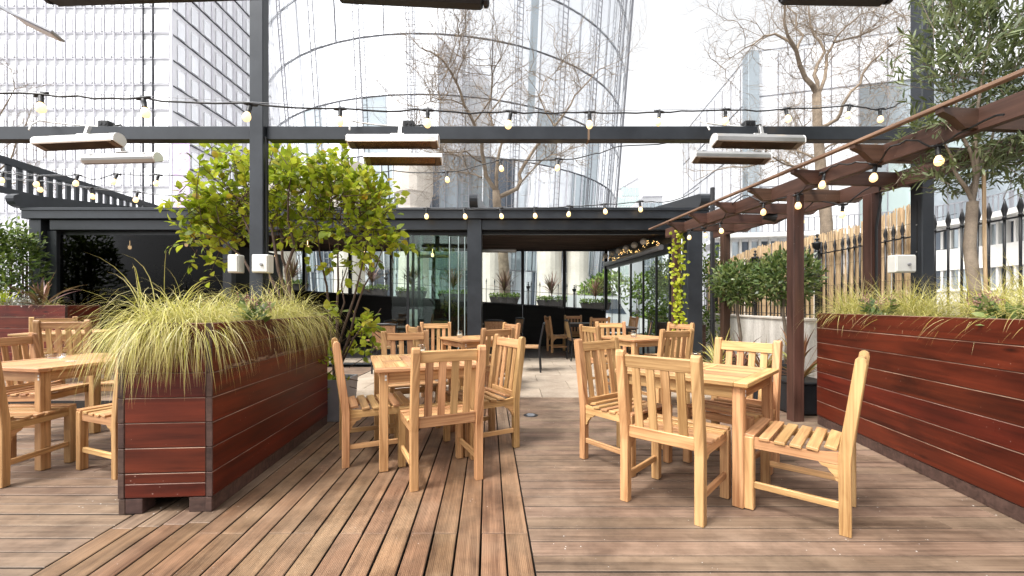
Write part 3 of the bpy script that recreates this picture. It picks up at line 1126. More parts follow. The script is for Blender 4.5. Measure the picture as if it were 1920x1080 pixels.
# ceiling louvres
nl = 21
for k in range(nl):
    t_ = (k + .5) / nl
    yq = 8.74 + (PB - 8.76) * t_
    o = bx('louvre', (13.0, .188, .03), 'louvre_wood', pv, (-2.95, yq - PY, 2.72 + .17 * t_), (R(9), 0, 0), b=.004)
pvbox('roof_membrane', -9.5, 3.7, 8.7, PB, 2.93, 2.95, 'dark_frame', 0)
# rear wall with a sloping sill


def sill(x):
    return 1.228 - .062 * x


muls = [-9.3, -7.8, -6.24, -4.86, -3.62, -2.35, -0.95, 0.32, 1.57, 2.82]
for i, (a, b_) in enumerate(zip(muls[:-1], muls[1:])):
    m = MB()
    m.add([(a + .002, 0, 0), (b_ - .002, 0, 0), (b_ - .002, 0, sill(b_)), (a + .002, 0, sill(a)),
           (a + .002, .06, 0), (b_ - .002, .06, 0), (b_ - .002, .06, sill(b_)), (a + .002, .06, sill(a))],
          [(0, 1, 2, 3), (5, 4, 7, 6), (3, 2, 6, 7), (4, 5, 1, 0), (0, 3, 7, 4), (1, 5, 6, 2)])
    m.build('dado_panel', 'dark_panel', pv, (0, PB - PY, 0))
    if i >= 1:
        m = MB()
        m.add([(a + .05, 0, sill(a) + .04), (b_ - .05, 0, sill(b_) + .04), (b_ - .05, 0, 2.82), (a + .05, 0, 2.82)], [(0, 1, 2, 3)])
        m.build('window_pane', 'clear_glass', pv, (0, PB - PY + .03, 0))
    else:
        pvbox('rear_panel', a + .01, b_ - .01, PB, PB + .05, sill(a) + .01, 2.9, 'dark_panel', 0)
    bar('sill_rail', (a, PB - PY - .012, sill(a) + .018), (b_, PB - PY - .012, sill(b_) + .018), .075, .035, 'dark_frame', pv)
for x in muls:
    pvbox('mullion', x - .045, x + .045, PB - .03, PB + .07, sill(x) + .03, 2.9, 'dark_frame', .004)
pvbox('head_rail', -9.3, 2.9, PB - .02, PB + .06, 2.83, 2.93, 'dark_frame', .003)
# side walls
WA, WB = Vector((2.87, 12.75)), Vector((3.24, 8.75))
nseg = 5
fr = [0, .24, .46, .66, .84, 1.0]
for k in range(nseg):
    a = WA.lerp(WB, fr[k])
    b_ = WA.lerp(WB, fr[k + 1])
    m = MB()
    m.add([(a.x, a.y - PY, .06), (b_.x, b_.y - PY, .06), (b_.x, b_.y - PY, 2.27), (a.x, a.y - PY, 2.27)], [(0, 1, 2, 3)])
    m.build('folding_pane', 'clear_glass', pv)
    pvbox('folding_stile', b_.x - .02, b_.x + .02, b_.y - .03, b_.y + .03, 0.05, 2.27, 'dark_frame', .003)
bar('side_beam', (WA.x, WA.y - PY, 2.38), (WB.x, WB.y - PY, 2.38), .12, .2, 'dark_frame', pv)
bar('side_fascia', (WA.x + .07, WA.y - PY, 2.68), (WB.x + .07, WB.y - PY, 2.68), .1, .4, 'dark_frame', pv)
bar('floor_track', (WA.x, WA.y - PY, .03), (WB.x, WB.y - PY, .03), .08, .05, 'dark_frame', pv)
m = MB()
m.tube([(WA.x - .12, WA.y - PY - .1, 2.42), (WB.x - .12, WB.y - PY + .15, 2.42)], .06, 12)
m.build('blind_roller', 'zinc', pv)
pvbox('side_wall', -9.4, -9.34, 8.7, PB, 0, 2.95, 'dark_panel', 0)
# smoked screen of the left bay, its rail and sliding doors
pvbox('smoked_screen', -9.09, -5.79, 8.585, 8.592, .05, 2.62, 'smoked_glass', 0)
pvbox('partition', -6.9, -6.82, 9.2, PB - .1, 0, 2.7, 'dark_panel', 0)
for k, (x0, x1, yq) in enumerate(((-2.42, -1.80, 8.60), (-2.12, -1.30, 8.63), (-1.90, -1.05, 8.66), (-1.62, -.90, 8.69))):
    pvbox('sliding_pane', x0, x1, yq, yq + .008, .05, 2.62, 'clear_glass', 0)
for k, x in enumerate((-2.10, -2.0, -1.89)):
    pvbox('door_stile', x - .025, x + .025, 8.59 + .03 * k, 8.625 + .03 * k, .03, 2.62, 'dark_frame', .003)
for k, x in enumerate((-1.26, -1.085, -.96)):
    pvbox('glass_edge', x - .009, x + .009, 8.60 + .03 * k, 8.62 + .03 * k, .05, 2.6, 'green_glass', .002)
pvbox('door_track', -5.6, -.88, 8.58, 8.74, 0.005, .03, 'dark_frame', .003)
# lamps inside
for k in range(9):
    x, yq, z = [(-8.6, 9.6, 2.5), (-7.6, 10.2, 2.45), (-7.1, 9.3, 2.52), (-6.4, 9.9, 2.35), (-8.0, 11, 2.4), (-6.2, 11.2, 2.5), (-4.6, 9.6, 2.5), (-3.6, 10.4, 2.45), (-1.9, 10.2, 2.4)][k]
    m = MB()
    m.lathe([(.006, .16), (.006, .05), (.03, .045), (.034, 0.0), (.022, -.03), (0.0, -.036)], 10)
    m.build('pendant_bulb', 'lamp_lit', pv, (x, yq - PY, z), smooth=True)
for k in range(6):
    yq = 12.2 - k * .55
    m = MB()
    m.lathe([(.0, .075), (.05, .06), (.078, .02), (.078, -.02), (.05, -.06), (0, -.075)], 12)
    m.build('globe_lamp', 'white_plastic', pv, (2.62 + .09 * (12.75 - yq), yq - PY, 2.62), smooth=True)
m = MB()
for k in range(75):
    t_ = rng.random()
    p = WA.lerp(WB, t_)
    z = 2.53 + .07 * math.sin(t_ * 17) + rng.uniform(-.05, .05)
    m.lathe([(0, .0055), (.0055, 0), (0, -.0055)], 4, Matrix.Translation((p.x - .17 + rng.uniform(-.03, .03), p.y - PY, z)))
fo = m.build('fairy_lights', 'fairy_lit', pv)
fo['kind'] = 'stuff'
for x, yq in ((-7.3, 10.6), (-2.0, 10.9), (-.3, 9.8)):
    pvbox('ceiling_heater', x - .4, x + .4, yq - .05, yq + .05, 2.42, 2.50, 'silver', .02)
pvbox('dispenser', P(775, 0, 9.4).x - .12, P(775, 0, 9.4).x + .12, 9.35, 9.5, .62, 1.12, 'silver', .01)


# ------------------------------------------------------------------ slatted railing, left
rl = thing('slatted_railing', 'dark slatted railing sloping away behind the pavilion roof on the left', 'railing', (-12.4, 10, 0))
bar('top_rail', (0.7, -2.0, 4.60), (-.35, 9.0, 4.60), .10, .17, 'anthracite', rl)
bar('bottom_rail', (0.7, -2.0, 3.90), (-.35, 9.0, 3.90), .08, .14, 'anthracite', rl)
for k in range(44):
    t_ = (k + .3) / 44
    bx('slat', (.06, .11, .57), 'anthracite', rl, (.7 - 1.05 * t_, -2 + 11 * t_, 4.245), b=.004)
for t_ in (.02, .5, .97):
    bx('post', (.1, .1, 3.9), 'anthracite', rl, (.7 - 1.05 * t_, -2 + 11 * t_, 1.88))


# ------------------------------------------------------------------ pergola on the right
pg = thing('timber_pergola', 'dark brown timber pergola with posts and joists along the right side', 'pergola', (2.96, 4.42, 0))


def pl_(x, y, z):
    return Vector((x - 2.96, y - 4.42, z))


def pbx(Y):
    return 3.404 - .101 * Y


for (Yq, dx) in ((4.45, 0), (7.0, 0), (1.2, 0)):
    for off in (0.0, .80):
        if Yq == 1.2 and off == 0:
            continue
        bx('post', (.115, .105, 2.36), 'pergola_wood', pg, pl_(pbx(Yq) + off, Yq, 1.18), (0, 0, R(5)), b=.004)
bar('beam', pl_(pbx(.6) - .02, .6, 2.43), pl_(pbx(7.3) - .02, 7.3, 2.43), .055, .15, 'pergola_wood', pg)
bar('beam', pl_(pbx(.6) + .80, .6, 2.43), pl_(pbx(7.3) + .80, 7.3, 2.43), .055, .15, 'pergola_wood', pg)
jp = [(-.30, .075), (-.30, .045), (-.22, .012), (-.14, -.055), (-.06, -.055), (1.0, -.055), (1.08, .012), (1.16, .045), (1.16, .075)]
for k in range(10):
    Yq = 0.92 + .64 * k
    m = MB()
    m.prism(list(reversed(jp)), .05, Matrix.Translation(pl_(pbx(Yq) - .0, Yq, 2.425)) @ Matrix.Rotation(R(5), 4, 'Z'))
    m.build('joist', 'pergola_wood', pg)
bar('batten', pl_(pbx(.6) - .29, .6, 2.514), pl_(pbx(7.35) - .29, 7.35, 2.514), .045, .024, 'pergola_batten', pg)
bar('batten', pl_(pbx(.6) + .42, .6, 2.514), pl_(pbx(7.35) + .42, 7.35, 2.514), .045, .024, 'pergola_batten', pg)
m = MB()
m.tube([pl_(3.67 + .07, 4.39, 1.0), pl_(3.745, 4.385, 1.6), pl_(3.74, 4.38, 2.0), pl_(3.77, 4.36, 2.3), pl_(3.70, 4.3, 2.5)], .012, 6)
m.build('cable', 'black_plastic', pg)
pp = thing('drain_pipe', 'slim black pipe standing beside the rear pergola post', 'pipe', (P(1336, 0, 7.6).x, 7.6, 0))
m = MB()
m.tube([(0, 0, 0), (0, 0, 3.3)], .04, 10)
m.build('pipe', 'black_iron', pp)
for z in (.9, 1.7, 2.6):
    m = MB()
    m.lathe([(.04, 0), (.052, .005), (.052, .05), (.04, .055)], 10, Matrix.Translation((0, 0, z)))
    m.build('collar', 'black_iron', pp)

# ------------------------------------------------------------------ white wall, iron railings, reed screen


def fx(Y):
    return 4.21 + .0775 * Y


wl = thing('rendered_wall', 'low whitewashed streaky wall under the iron railings on the right', 'wall', (fx(6), 6, 0))
m = MB()
m.beam((fx(1.0) - fx(6), -5.0, .48), (fx(11.6) - fx(6), 5.6, .48), .22, .96, .01)
m.build('wall', 'white_render', wl)
m = MB()
m.beam((fx(1.0) - fx(6), -5.0, .98), (fx(11.6) - fx(6), 5.6, .98), .26, .045, .008)
m.build('coping', 'concrete', wl)


def railing(label, fpos, y0, y1, pitch, ztop, zrail, zbot, urns, group):
    """spear-topped iron railing along fpos(t) from y0 to y1"""
    a = fpos(y0)
    t = thing('iron_railing', label, 'railing', (a.x, a.y, 0), 0, group)
    m = MB()
    m.tube([(0, 0, zbot), (0, 0, ztop - .17)], .0115, 6)
    m.lathe([(.014, ztop - .185), (.018, ztop - .175), (.014, ztop - .165), (.011, ztop - .16), (.024, ztop - .10), (.012, ztop - .045), (.002, ztop)], 6)
    me = m.mesh('spear_bar', 'black_iron', True)
    n = int(abs(y1 - y0) / pitch)
    for k in range(n):
        p = fpos(y0 + (y1 - y0) * k / n)
        mk('spear_bar', me, t, (p.x - a.x, p.y - a.y, p.z), (R(rng.uniform(-.6, .6)), R(rng.uniform(-.6, .6)), 0))
    b_ = fpos(y1)
    for z in (zrail, zbot + .06):
        bar('rail', (0, 0, z + a.z), (b_.x - a.x, b_.y - a.y, z + b_.z), .03, .014, 'black_iron', t)
    m = MB()
    m.tube([(0, 0, zbot - .05), (0, 0, zrail + .03)], .036, 10)
    z = zrail + .03
    m.lathe([(.036, z), (.05, z + .01), (.03, z + .03), (.028, z + .05), (.058, z + .075), (.068, z + .13), (.078, z + .15), (.06, z + .155), (.02, z + .17),
             (.018, z + .19), (.034, z + .20), (.03, z + .215), (.012, z + .23), (.012, z + .245), (.024, z + .26), (.02, z + .28), (.004, z + .29)], 10)
    ue = m.mesh('urn_post', 'black_iron', True)
    for u in urns:
        p = fpos(u)
        mk('urn_post', ue, t, (p.x - a.x, p.y - a.y, p.z))
    return t


def fposr(y):
    # the railing climbs slightly towards the viewer
    return Vector((fx(y), y, 0.0))


railing('black spear topped iron railing on the white wall at the right', fposr, 1.6, 11.4, .135, 2.18, 1.99, 1.0, (6.6, 8.55, 10.5), 'iron railings')
rs = thing('reed_screen', 'straw coloured reed screen tied behind the right iron railing', 'screen', (fx(5) + .05, 5, 0))
m = MB()
y = 4.95
while y < 11.2:
    h = 2.33 + .04 * math.sin(y * 1.7) + rng.uniform(-.03, .03)
    if rng.random() > .09:
        m.beam((fx(y) - fx(5) + rng.uniform(0, .012), y - 5, 1.0 + rng.uniform(-.02, .03)), (fx(y) - fx(5) + rng.uniform(-.004, .016), y - 5 + rng.uniform(-.014, .014), h), .009, .016 * rng.uniform(.6, 1.3), 0)
    y += .0145
ro = m.build('reed', 'reed', rs)
ro['kind'] = 'stuff'
for z in (1.2, 1.5, 1.8, 2.15):
    bar('tie_wire', (fx(4.4) - fx(5) - .012, -.6, z), (fx(11) - fx(5) - .012, 6, z), .003, .004, 'black_iron', rs, 0)

FR = lambda x: Vector((x, 14.4, -.062 * x + .09))
railing('black spear topped iron railing behind the pavilion rear windows', FR, -11.5, 5.5, .30, 1.98, 1.62, .3, (-4.25, -1.4, .55, 2.1, -8.0), 'iron railings')


# ------------------------------------------------------------------ far buildings
def facade_panes(parent, me_cache, name, mat, w, h):
    key = (name, mat, round(w, 3), round(h, 3))
    if key not in me_cache:
        m = MB()
        m.box((0, 0, 0), (w, .12, h), None, .02)
        me_cache[key] = m.mesh(name, mat)
    return me_cache[key]


MC = {}
# white gridded tower on the left
YA, XA = 66.0, -52.7
ba = thing('office_tower', 'pale white office tower with a fine grid of windows at the upper left', 'building', (XA, YA, 0))
m = MB()
m.box((-26, 22, 44.5), (51.8, 43.8, 90))
m.build('wall', 'facade_white', ba)
zl = [43.3 + 3.96 * k for k in range(-10, 12)]
for z in zl:
    bx('floor_line', (52, .22, .07), 'facade_grey', ba, (-26.05, -.02, z), b=0)
    bx('floor_line', (.22, 43.6, .10), 'facade_dark', ba, (.01, 22, z), b=0)
cols = [-2.75 - 1.5 * k for k in range(23)]
for i, x in enumerate(cols):
    bx('fin', (.07, .3, 89), 'facade_dark' if i in (0, 1) else 'facade_grey', ba, (x, -.12, 44.4), b=0)
for i, x in enumerate(cols[:18]):
    for z in zl[3:13]:
        mk('window_pane', facade_panes(ba, MC, 'window_pane', 'pale_glass', .86, 2.75), ba, (x - .92, -.09, z + 1.5))
        bx('reveal', (.34, .05, 3.2), 'facade_grey', ba, (x - .26, -.06, z + 1.95), b=0)
for z in zl[3:18]:
    mk('window_pane', facade_panes(ba, MC, 'window_pane', 'pale_glass', 2.2, 2.75), ba, (-1.4, -.09, z + 1.5))
    for k in range(8):
        mk('window_pane', facade_panes(ba, MC, 'window_pane', 'pale_glass', 1.5, 2.75), ba, (.03, 2.0 + 2.9 * k, z + 1.6), (0, 0, R(90)))
        bx('reveal', (.04, .45, 3.3), 'facade_grey', ba, (.035, 3.2 + 2.9 * k, z + 1.9), b=0)
bx('corner_post', (.3, .3, 89.5), 'facade_grey', ba, (.05, -.05, 44.4), b=0)
bn = thing('lilac_banner', 'lilac banner with pale round faces at the corner of the white tower', 'banner', (P(340, 0, 64).x, 64, P(340, 392, 64).z))
bx('cloth', (2.5, .05, 9.9), 'banner_lilac', bn, (0, 0, 4.95), b=0)
for k, (x, z, r) in enumerate(((-.55, 8.6, .62), (.6, 7.6, .55), (-.5, 6.3, .6), (.65, 5.2, .6), (-.6, 4.0, .6), (.5, 2.8, .6), (-.6, 1.6, .6), (.6, .8, .5))):
    m = MB()
    m.lathe([(0, .02), (r * .8, .02), (r * .8, 0)], 18, Matrix.Translation((x, -.03, z)) @ Matrix.Rotation(R(90), 4, 'X'))
    f_ = m.build('disc', 'banner_pale', bn)
    for s in (-1, 1):
        m = MB()
        m.lathe([(0, .01), (.06, .01), (.06, 0)], 8, Matrix.Translation((x + s * .18, -.055, z + .12)) @ Matrix.Rotation(R(90), 4, 'X'))
        m.build('eye', 'banner_ink', f_)
    m = MB()
    m.tube([(x - .2, -.06, z - .1), (x - .08, -.06, z - .2), (x + .08, -.06, z - .2), (x + .2, -.06, z - .1)], .03, 4)
    m.build('mouth', 'banner_ink', f_)

# round glass tower in the middle
XC, YC, RB = -9.96, 72.7, 27.7
bt = thing('round_glass_tower', 'tall round glass tower with ladder like mullions behind the bare tree', 'building', (XC, YC, 0))


def rad(z):
    return RB + .08 * (z - 30)


RING = 6.17
rings = [29.9 + RING * k for k in range(-5, 7)]
rings[0] = -0.6
DA = 6.0
A0 = -1.5 - 12 * 6
na = 26
low_glass = {}
for j in range(len(rings) - 1):
    z0, z1 = rings[j], rings[j + 1]
    m = MB()
    h_ = R(DA) / 2 * .985
    v = []
    for z, e in ((z0 + .09, 0), (z1 - .09, 0)):
        for s in (-1, 1):
            v.append((rad(z) * math.sin(s * h_), -rad(z) * math.cos(h_), z))
    for z in (z0 + .09, z1 - .09):
        for s in (-1, 1):
            v.append((rad(z) * .99 * math.sin(s * h_), -rad(z) * .99 * math.cos(h_), z))
    m.add(v, [(0, 1, 3, 2), (5, 4, 6, 7), (2, 3, 7, 6), (1, 0, 4, 5), (0, 2, 6, 4), (3, 1, 5, 7)])
    me_hi = m.mesh('glass_pane', 'tower_glass')
    me_lo = m.mesh('glass_pane', 'dark_glass')
    me_md = m.mesh('glass_pane', 'grey_glass')
    for i in range(na):
        a = A0 + DA * (i + .5)
        if a > 84:
            continue
        me = me_hi
        if j <= 2:
            me = rng.choice([me_lo, me_md, me_md, me_md, me_hi, me_hi])  # greyer and darker panes low down: reflections put into the glass colour
        elif j == 3:
            me = rng.choice([me_md, me_hi, me_hi, me_hi])
        mk('glass_pane', me, bt, (0, 0, 0), (0, 0, R(a) + R(rng.uniform(-.12, .12))))
for z in rings[1:]:
    m = MB()
    m.tube([((rad(z) + .12) * math.sin(R(a)), -(rad(z) + .12) * math.cos(R(a)), z) for a in range(-90, 96, 3)], .04, 4)
    m.build('ring', 'facade_steel', bt)
m = MB()
m.lathe([(rad(0) * .975, -.6), (rad(60) * .975, 66)], 48)
m.build('core', 'facade_grey', bt)
zt = rings[-1]
for k in range(0, 14):
    a = -1.5 + 12 * (k - 6)
    if a > 92:
        continue
    m = MB()
    for s in (-1, 1):
        m.beam((s * .36, -(rad(0) + .45), -.4), (s * .36, -(rad(zt) + .45), zt), .075, .1, 0)
    z = 0.0
    while z < zt:
        m.beam((-.36, -(rad(z) + .45), z), (.36, -(rad(z) + .45), z), .05, .05, 0)
        z += .66
    m.build('ladder_mullion', 'facade_steel', bt, (0, 0, 0), (0, 0, R(a)))
    m = MB()
    m.beam((0, -(rad(0) + .1), -.4), (0, -(rad(zt) + .1), zt), .03, .06, 0)
    m.build('mullion', 'facade_steel', bt, (0, 0, 0), (0, 0, R(a + 6)))
for k in range(48):
    a = -70 + 3 * k
    m = MB()
    m.beam((0, -(rad(0) + .08), -.4), (0, -(rad(17.5) + .08), 17.5), .07, .12, 0)
    m.build('ground_floor_fin', rng.choice(['facade_white', 'facade_grey', 'facade_steel']), bt, (0, 0, 0), (0, 0, R(a + .7)))
m = MB()
m.beam((0, -(rad(0) + .3), 8), (0, -(rad(zt) + .3), zt), .9, .3, 0)
m.build('lift_shaft_strip', 'grey_glass', bt, (0, 0, 0), (0, 0, R(26.5)))
# towers across the street behind the viewer, seen only as reflections in the glass
for (x, w, h, y, mat, lab) in ((4, 14, 76, -80, 'facade_grey', 'low grey tower mirrored faintly in the round glass tower'), (17, 8, 88, -84, 'facade_steel', 'slim dark tower mirrored in the round glass tower'),
                               (29, 9, 100, -88, 'facade_steel', 'tallest slim tower mirrored in the round glass tower'), (46, 15, 70, -80, 'concrete', 'striped beige tower mirrored in the right glass block'),
                               (66, 12, 62, -80, 'facade_grey', 'broad grey tower mirrored at the edge of the round glass tower')):
    t = thing('mirrored_tower', lab, 'building', (x, y, -.45))
    bx('wall', (w, 12, h), mat, t, (0, 0, h / 2), b=0)
    nv = int(w / 2.5)
    for k in range(nv):
        bx('window_strip', (1.2, .2, h * .96), 'dark_glass', t, (-w / 2 + 2.5 * (k + .5), 6.08, h * .5), b=0)
    bx('roof_plant', (w * .5, 6, 5), 'facade_grey', t, (0, 0, h + 2.4), b=0)
# pale columns under the tower
for i, (px, w) in enumerate(((520, 3.0), (655, 2.6), (776, 2.6), (920, 2.0), (1030, 2.2), (1083, 2.0))):
    Yq = 38 + abs(px - 800) * .004
    c = thing('concrete_column', ['broad pale concrete column far left behind the lime green shrub', 'pale concrete column seen through the shrub stems', 'broad pale concrete column rising above the pavilion roof',
                                  'pale concrete column at the left rear window', 'pale concrete column in the middle rear window', 'pale concrete column at the right rear window'][i], 'column', ((px - 960) / F * Yq, Yq, -.4), 0, 'pale columns behind the pavilion')
    m = MB()
    hh = 14.2 if px < 800 else 9.5
    m.lathe([(w * .56, 0), (w * .5, hh * .5), (w * .52, hh * .72), (w * .62, hh * .8), (w * .66, hh * .81), (w * .66, hh)], 16)
    m.build('shaft', 'concrete', c, smooth=False)
    m = MB()
    m.lathe([(w * .70, 0), (w * .70, .5), (w * .57, .7)], 16)
    m.build('base', 'concrete', c)

# glass block on the right
bc = thing('glass_block', 'pale glass office block behind the bare tree on the right', 'building', (19.7, 35, 0))
dR = (Vector((29.5, 32.2, 0)) - Vector((19.7, 34.85, 0))).normalized()
angR = math.atan2(dR.y, dR.x)
dL = Vector((.065, 1, 0)).normalized()
angL = math.atan2(dL.y, dL.x)
HC = 22.0
for (ang, n, side) in ((angR, 22, 1), (angL, 9, -1)):
    ux = Vector((math.cos(ang), math.sin(ang), 0))
    nrm = Vector((ux.y, -ux.x, 0)) * side
    for i in range(n):
        for j in range(6):
            p = ux * (1.85 * i + .95) + Vector((0, 0, -.3 + 3.7 * j + 1.9))
            mat = 'pale_glass'
            if side == 1 and 4 <= i <= 9 and j < 5:
                mat = 'grey_glass' if rng.random() < .75 else 'green_glass'
            o = mk('glass_pane', facade_panes(bc, MC, 'glass_pane', mat, 1.80, 3.62), bc, p, (R(rng.uniform(-.2, .2)), 0, ang + R(rng.uniform(-.3, .3))))
    for i in range(n + 1):
        p = ux * (1.85 * i + .02) + nrm * .08
        bx('mullion', (.05, .06, HC), 'facade_steel', bc, p + Vector((0, 0, HC / 2 - .4)), (0, 0, ang), b=0)
    for j in range(7):
        p = ux * (1.85 * n / 2) + nrm * .08 + Vector((0, 0, -.3 + 3.7 * j + .05))
        bx('transom', (1.85 * n, .05, .06), 'facade_steel', bc, p, (0, 0, ang), b=0)
m = MB()
q = [Vector((.3, .4, 0)), dR * 40.5 + Vector((0, .4, 0)), dR * 40.5 + dL * 16.5, dL * 16.5 + Vector((.3, 0, 0))]
m.add([tuple(p + Vector((0, 0, -.4))) for p in q] + [tuple(p + Vector((0, 0, HC - .5))) for p in q],
      [(0, 1, 5, 4), (1, 2, 6, 5), (2, 3, 7, 6), (3, 0, 4, 7), (4, 5, 6, 7)])
m.build('core', 'facade_white', bc)
bx('corner_column', (.9, .9, HC + .3), 'grey_glass', bc, (-.25, -.25, HC / 2 - .4), b=.02)

# low curved building beyond the railing on the right
bd = thing('low_curved_building', 'low pale curved building with window bands beyond the right railing', 'building', (16, 26, 0))
arc = []
for k in range(15):
    t_ = k / 14
    px = 1335 + 760 * t_
    Yq = 31 - 13.5 * t_ + 3.0 * math.sin(t_ * math.pi)
    arc.append(Vector(((px - 960) / F * Yq - 16, Yq - 26, 0)))
for k in range(14):
    a, b_ = arc[k], arc[k + 1]
    u = (b_ - a).normalized()
    nb_ = Vector((u.y, -u.x, 0))
    for (z0, z1, off, mat, nm) in ((-.4, 2.05, 0, 'white_render', 'wall'), (2.05, 2.2, -.10, 'cast_render', 'sill_band'), (3.35, 4.6, -.06, 'cast_render', 'spandrel'), (5.95, 6.25, -.5, 'cast_render', 'roof_edge')):
        m = MB()
        oa = nb_ * (-off)
        m.beam(a + oa + Vector((0, 0, (z0 + z1) / 2)), b_ + oa + Vector((0, 0, (z0 + z1) / 2)), .5 if nm != 'roof_edge' else 1.3, z1 - z0 - .004, 0)
        m.build(nm, mat, bd)
    for q in range(3):
        c0 = a.lerp(b_, q / 3 + .02)
        c1 = a.lerp(b_, (q + .75) / 3)
        for (zc, hh) in ((2.78, 1.1), (5.28, 1.3)):
            bar('window_pane', c0 - nb_ * .02 + Vector((0, 0, zc)), c1 - nb_ * .02 + Vector((0, 0, zc)), .06, hh, 'dark_glass' if rng.random() < .45 else 'grey_glass', bd, 0)
        c2 = a.lerp(b_, (q + .99) / 3)
        bar('pier', c1 + Vector((0, 0, 4.0)), c2 + Vector((0, 0, 4.0)), .42, 3.95, 'cast_render', bd, 0)
    bar('roof_slab', a - nb_ * 2.4 + Vector((0, 0, 5.9)), b_ - nb_ * 2.4 + Vector((0, 0, 5.9)), 5.0, .25, 'facade_white', bd, 0)
    for q in range(5):
        c0 = a.lerp(b_, q / 5) + nb_ * .7
        bx('baluster', (.05, .05, 1.0), 'facade_steel', bd, c0 + Vector((0, 0, 6.75)), b=0)
    bar('handrail', a + nb_ * .7 + Vector((0, 0, 7.25)), b_ + nb_ * .7 + Vector((0, 0, 7.25)), .06, .06, 'facade_steel', bd, 0)

# far small towers in the gap
for i, (p0, p1, ya, yb, Yq, mat, lab) in enumerate(((1158, 1199, 355, 331, 130, 'green_glass', 'far green glass tower with a slanted top in the gap between buildings'), (1206, 1243, 368, 367, 100, 'grey_glass', 'far square grey block next to the slanted green tower'))):
    x0, x1 = (p0 - 960) / F * Yq, (p1 - 960) / F * Yq
    z0, z1 = H + (HZ - ya) / F * Yq, H + (HZ - yb) / F * Yq
    t = thing('far_tower', lab, 'building', (x0, Yq, 0))
    m = MB()
    w = x1 - x0
    m.add([(0, .3, 0), (w, .3, 0), (w, .3, z1), (0, .3, z0), (0, 12, 0), (w, 12, 0), (w, 12, z1), (0, 12, z0)],
          [(0, 1, 2, 3), (5, 4, 7, 6), (3, 2, 6, 7), (0, 3, 7, 4), (1, 5, 6, 2)])
    m.build('wall', 'facade_white', t)
    nx = 6 if i == 0 else 5
    for a in range(nx):
        for b_ in range(11):
            zz = 3.0 * b_ + 9
            xx = w * (a + .5) / nx
            if zz + 1.5 < z0 + (z1 - z0) * xx / w:
                mk('window_pane', facade_panes(t, MC, 'window_pane', mat, w / nx * .86, 2.7), t, (xx, .24, zz))
    bx('roof_edge', (w * 1.02, .3, .2), 'facade_grey', t, (w / 2, .2, (z0 + z1) / 2), (0, -math.atan2(z1 - z0, w), 0), b=0)

# a van in the street beyond
vn = thing('white_van', 'white van in the street seen through the right rear window', 'van', (P(1118, 0, 21).x, 21, -.45))
m = MB()
m.prism([(-2.2, .35), (2.2, .35), (2.25, 1.0), (1.5, 1.15), (.9, 2.1), (-2.2, 2.15)], 1.8)
m.build('body', 'van_white', vn)
for s in (-1.3, 1.4):
    m = MB()
    m.lathe([(.2, -.12), (.33, -.1), (.33, .1), (.2, .12)], 14, Matrix.Translation((s, -.82, .33)) @ Matrix.Rotation(R(90), 4, 'X'))
    m.build('wheel', 'black_plastic', vn)
m = MB()
m.prism([(.2, 1.3), (1.25, 1.25), (.8, 1.95), (.2, 1.95)], .02, Matrix.Translation((0, -.905, 0)))
m.build('side_window', 'dark_glass', vn)


# ------------------------------------------------------------------ bare trees
def wob(a, b_, n, amp):
    a, b_ = Vector(a), Vector(b_)
    out = []
    L = (b_ - a).length
    for i in range(n + 1):
        t_ = i / n
        p = a.lerp(b_, t_)
        if 0 < i < n or i == n:
            p += Vector((rng.gauss(0, 1), rng.gauss(0, 1), rng.gauss(0, 1))) * amp * L / n
        out.append(p)
    return out


def twig(m, p, d, L, r, lev):
    n = 5 if lev else 6
    pts = [Vector(p)]
    d = d.normalized()
    for i in range(n):
        d = (d + Vector((rng.gauss(0, .3), rng.gauss(0, .3), rng.gauss(0, .3))) + Vector((0, 0, .05))).normalized()
        pts.append(pts[-1] + d * L / n)
    rr = [r * (1 - .8 * i / n) for i in range(n + 1)]
    m.tube(pts, rr, 4 if lev else 5, 0, False)
    if lev < 2:
        for i in range(1, n + 1):
            for _ in range(2 if lev == 0 else 1):
                if rng.random() < .8:
                    dd = (pts[i] - pts[i - 1]).normalized() + Vector((rng.gauss(0, .7), rng.gauss(0, .6), rng.gauss(0, .6)))
                    twig(m, pts[i], dd, L * rng.uniform(.35, .65), r * .5, lev + 1)


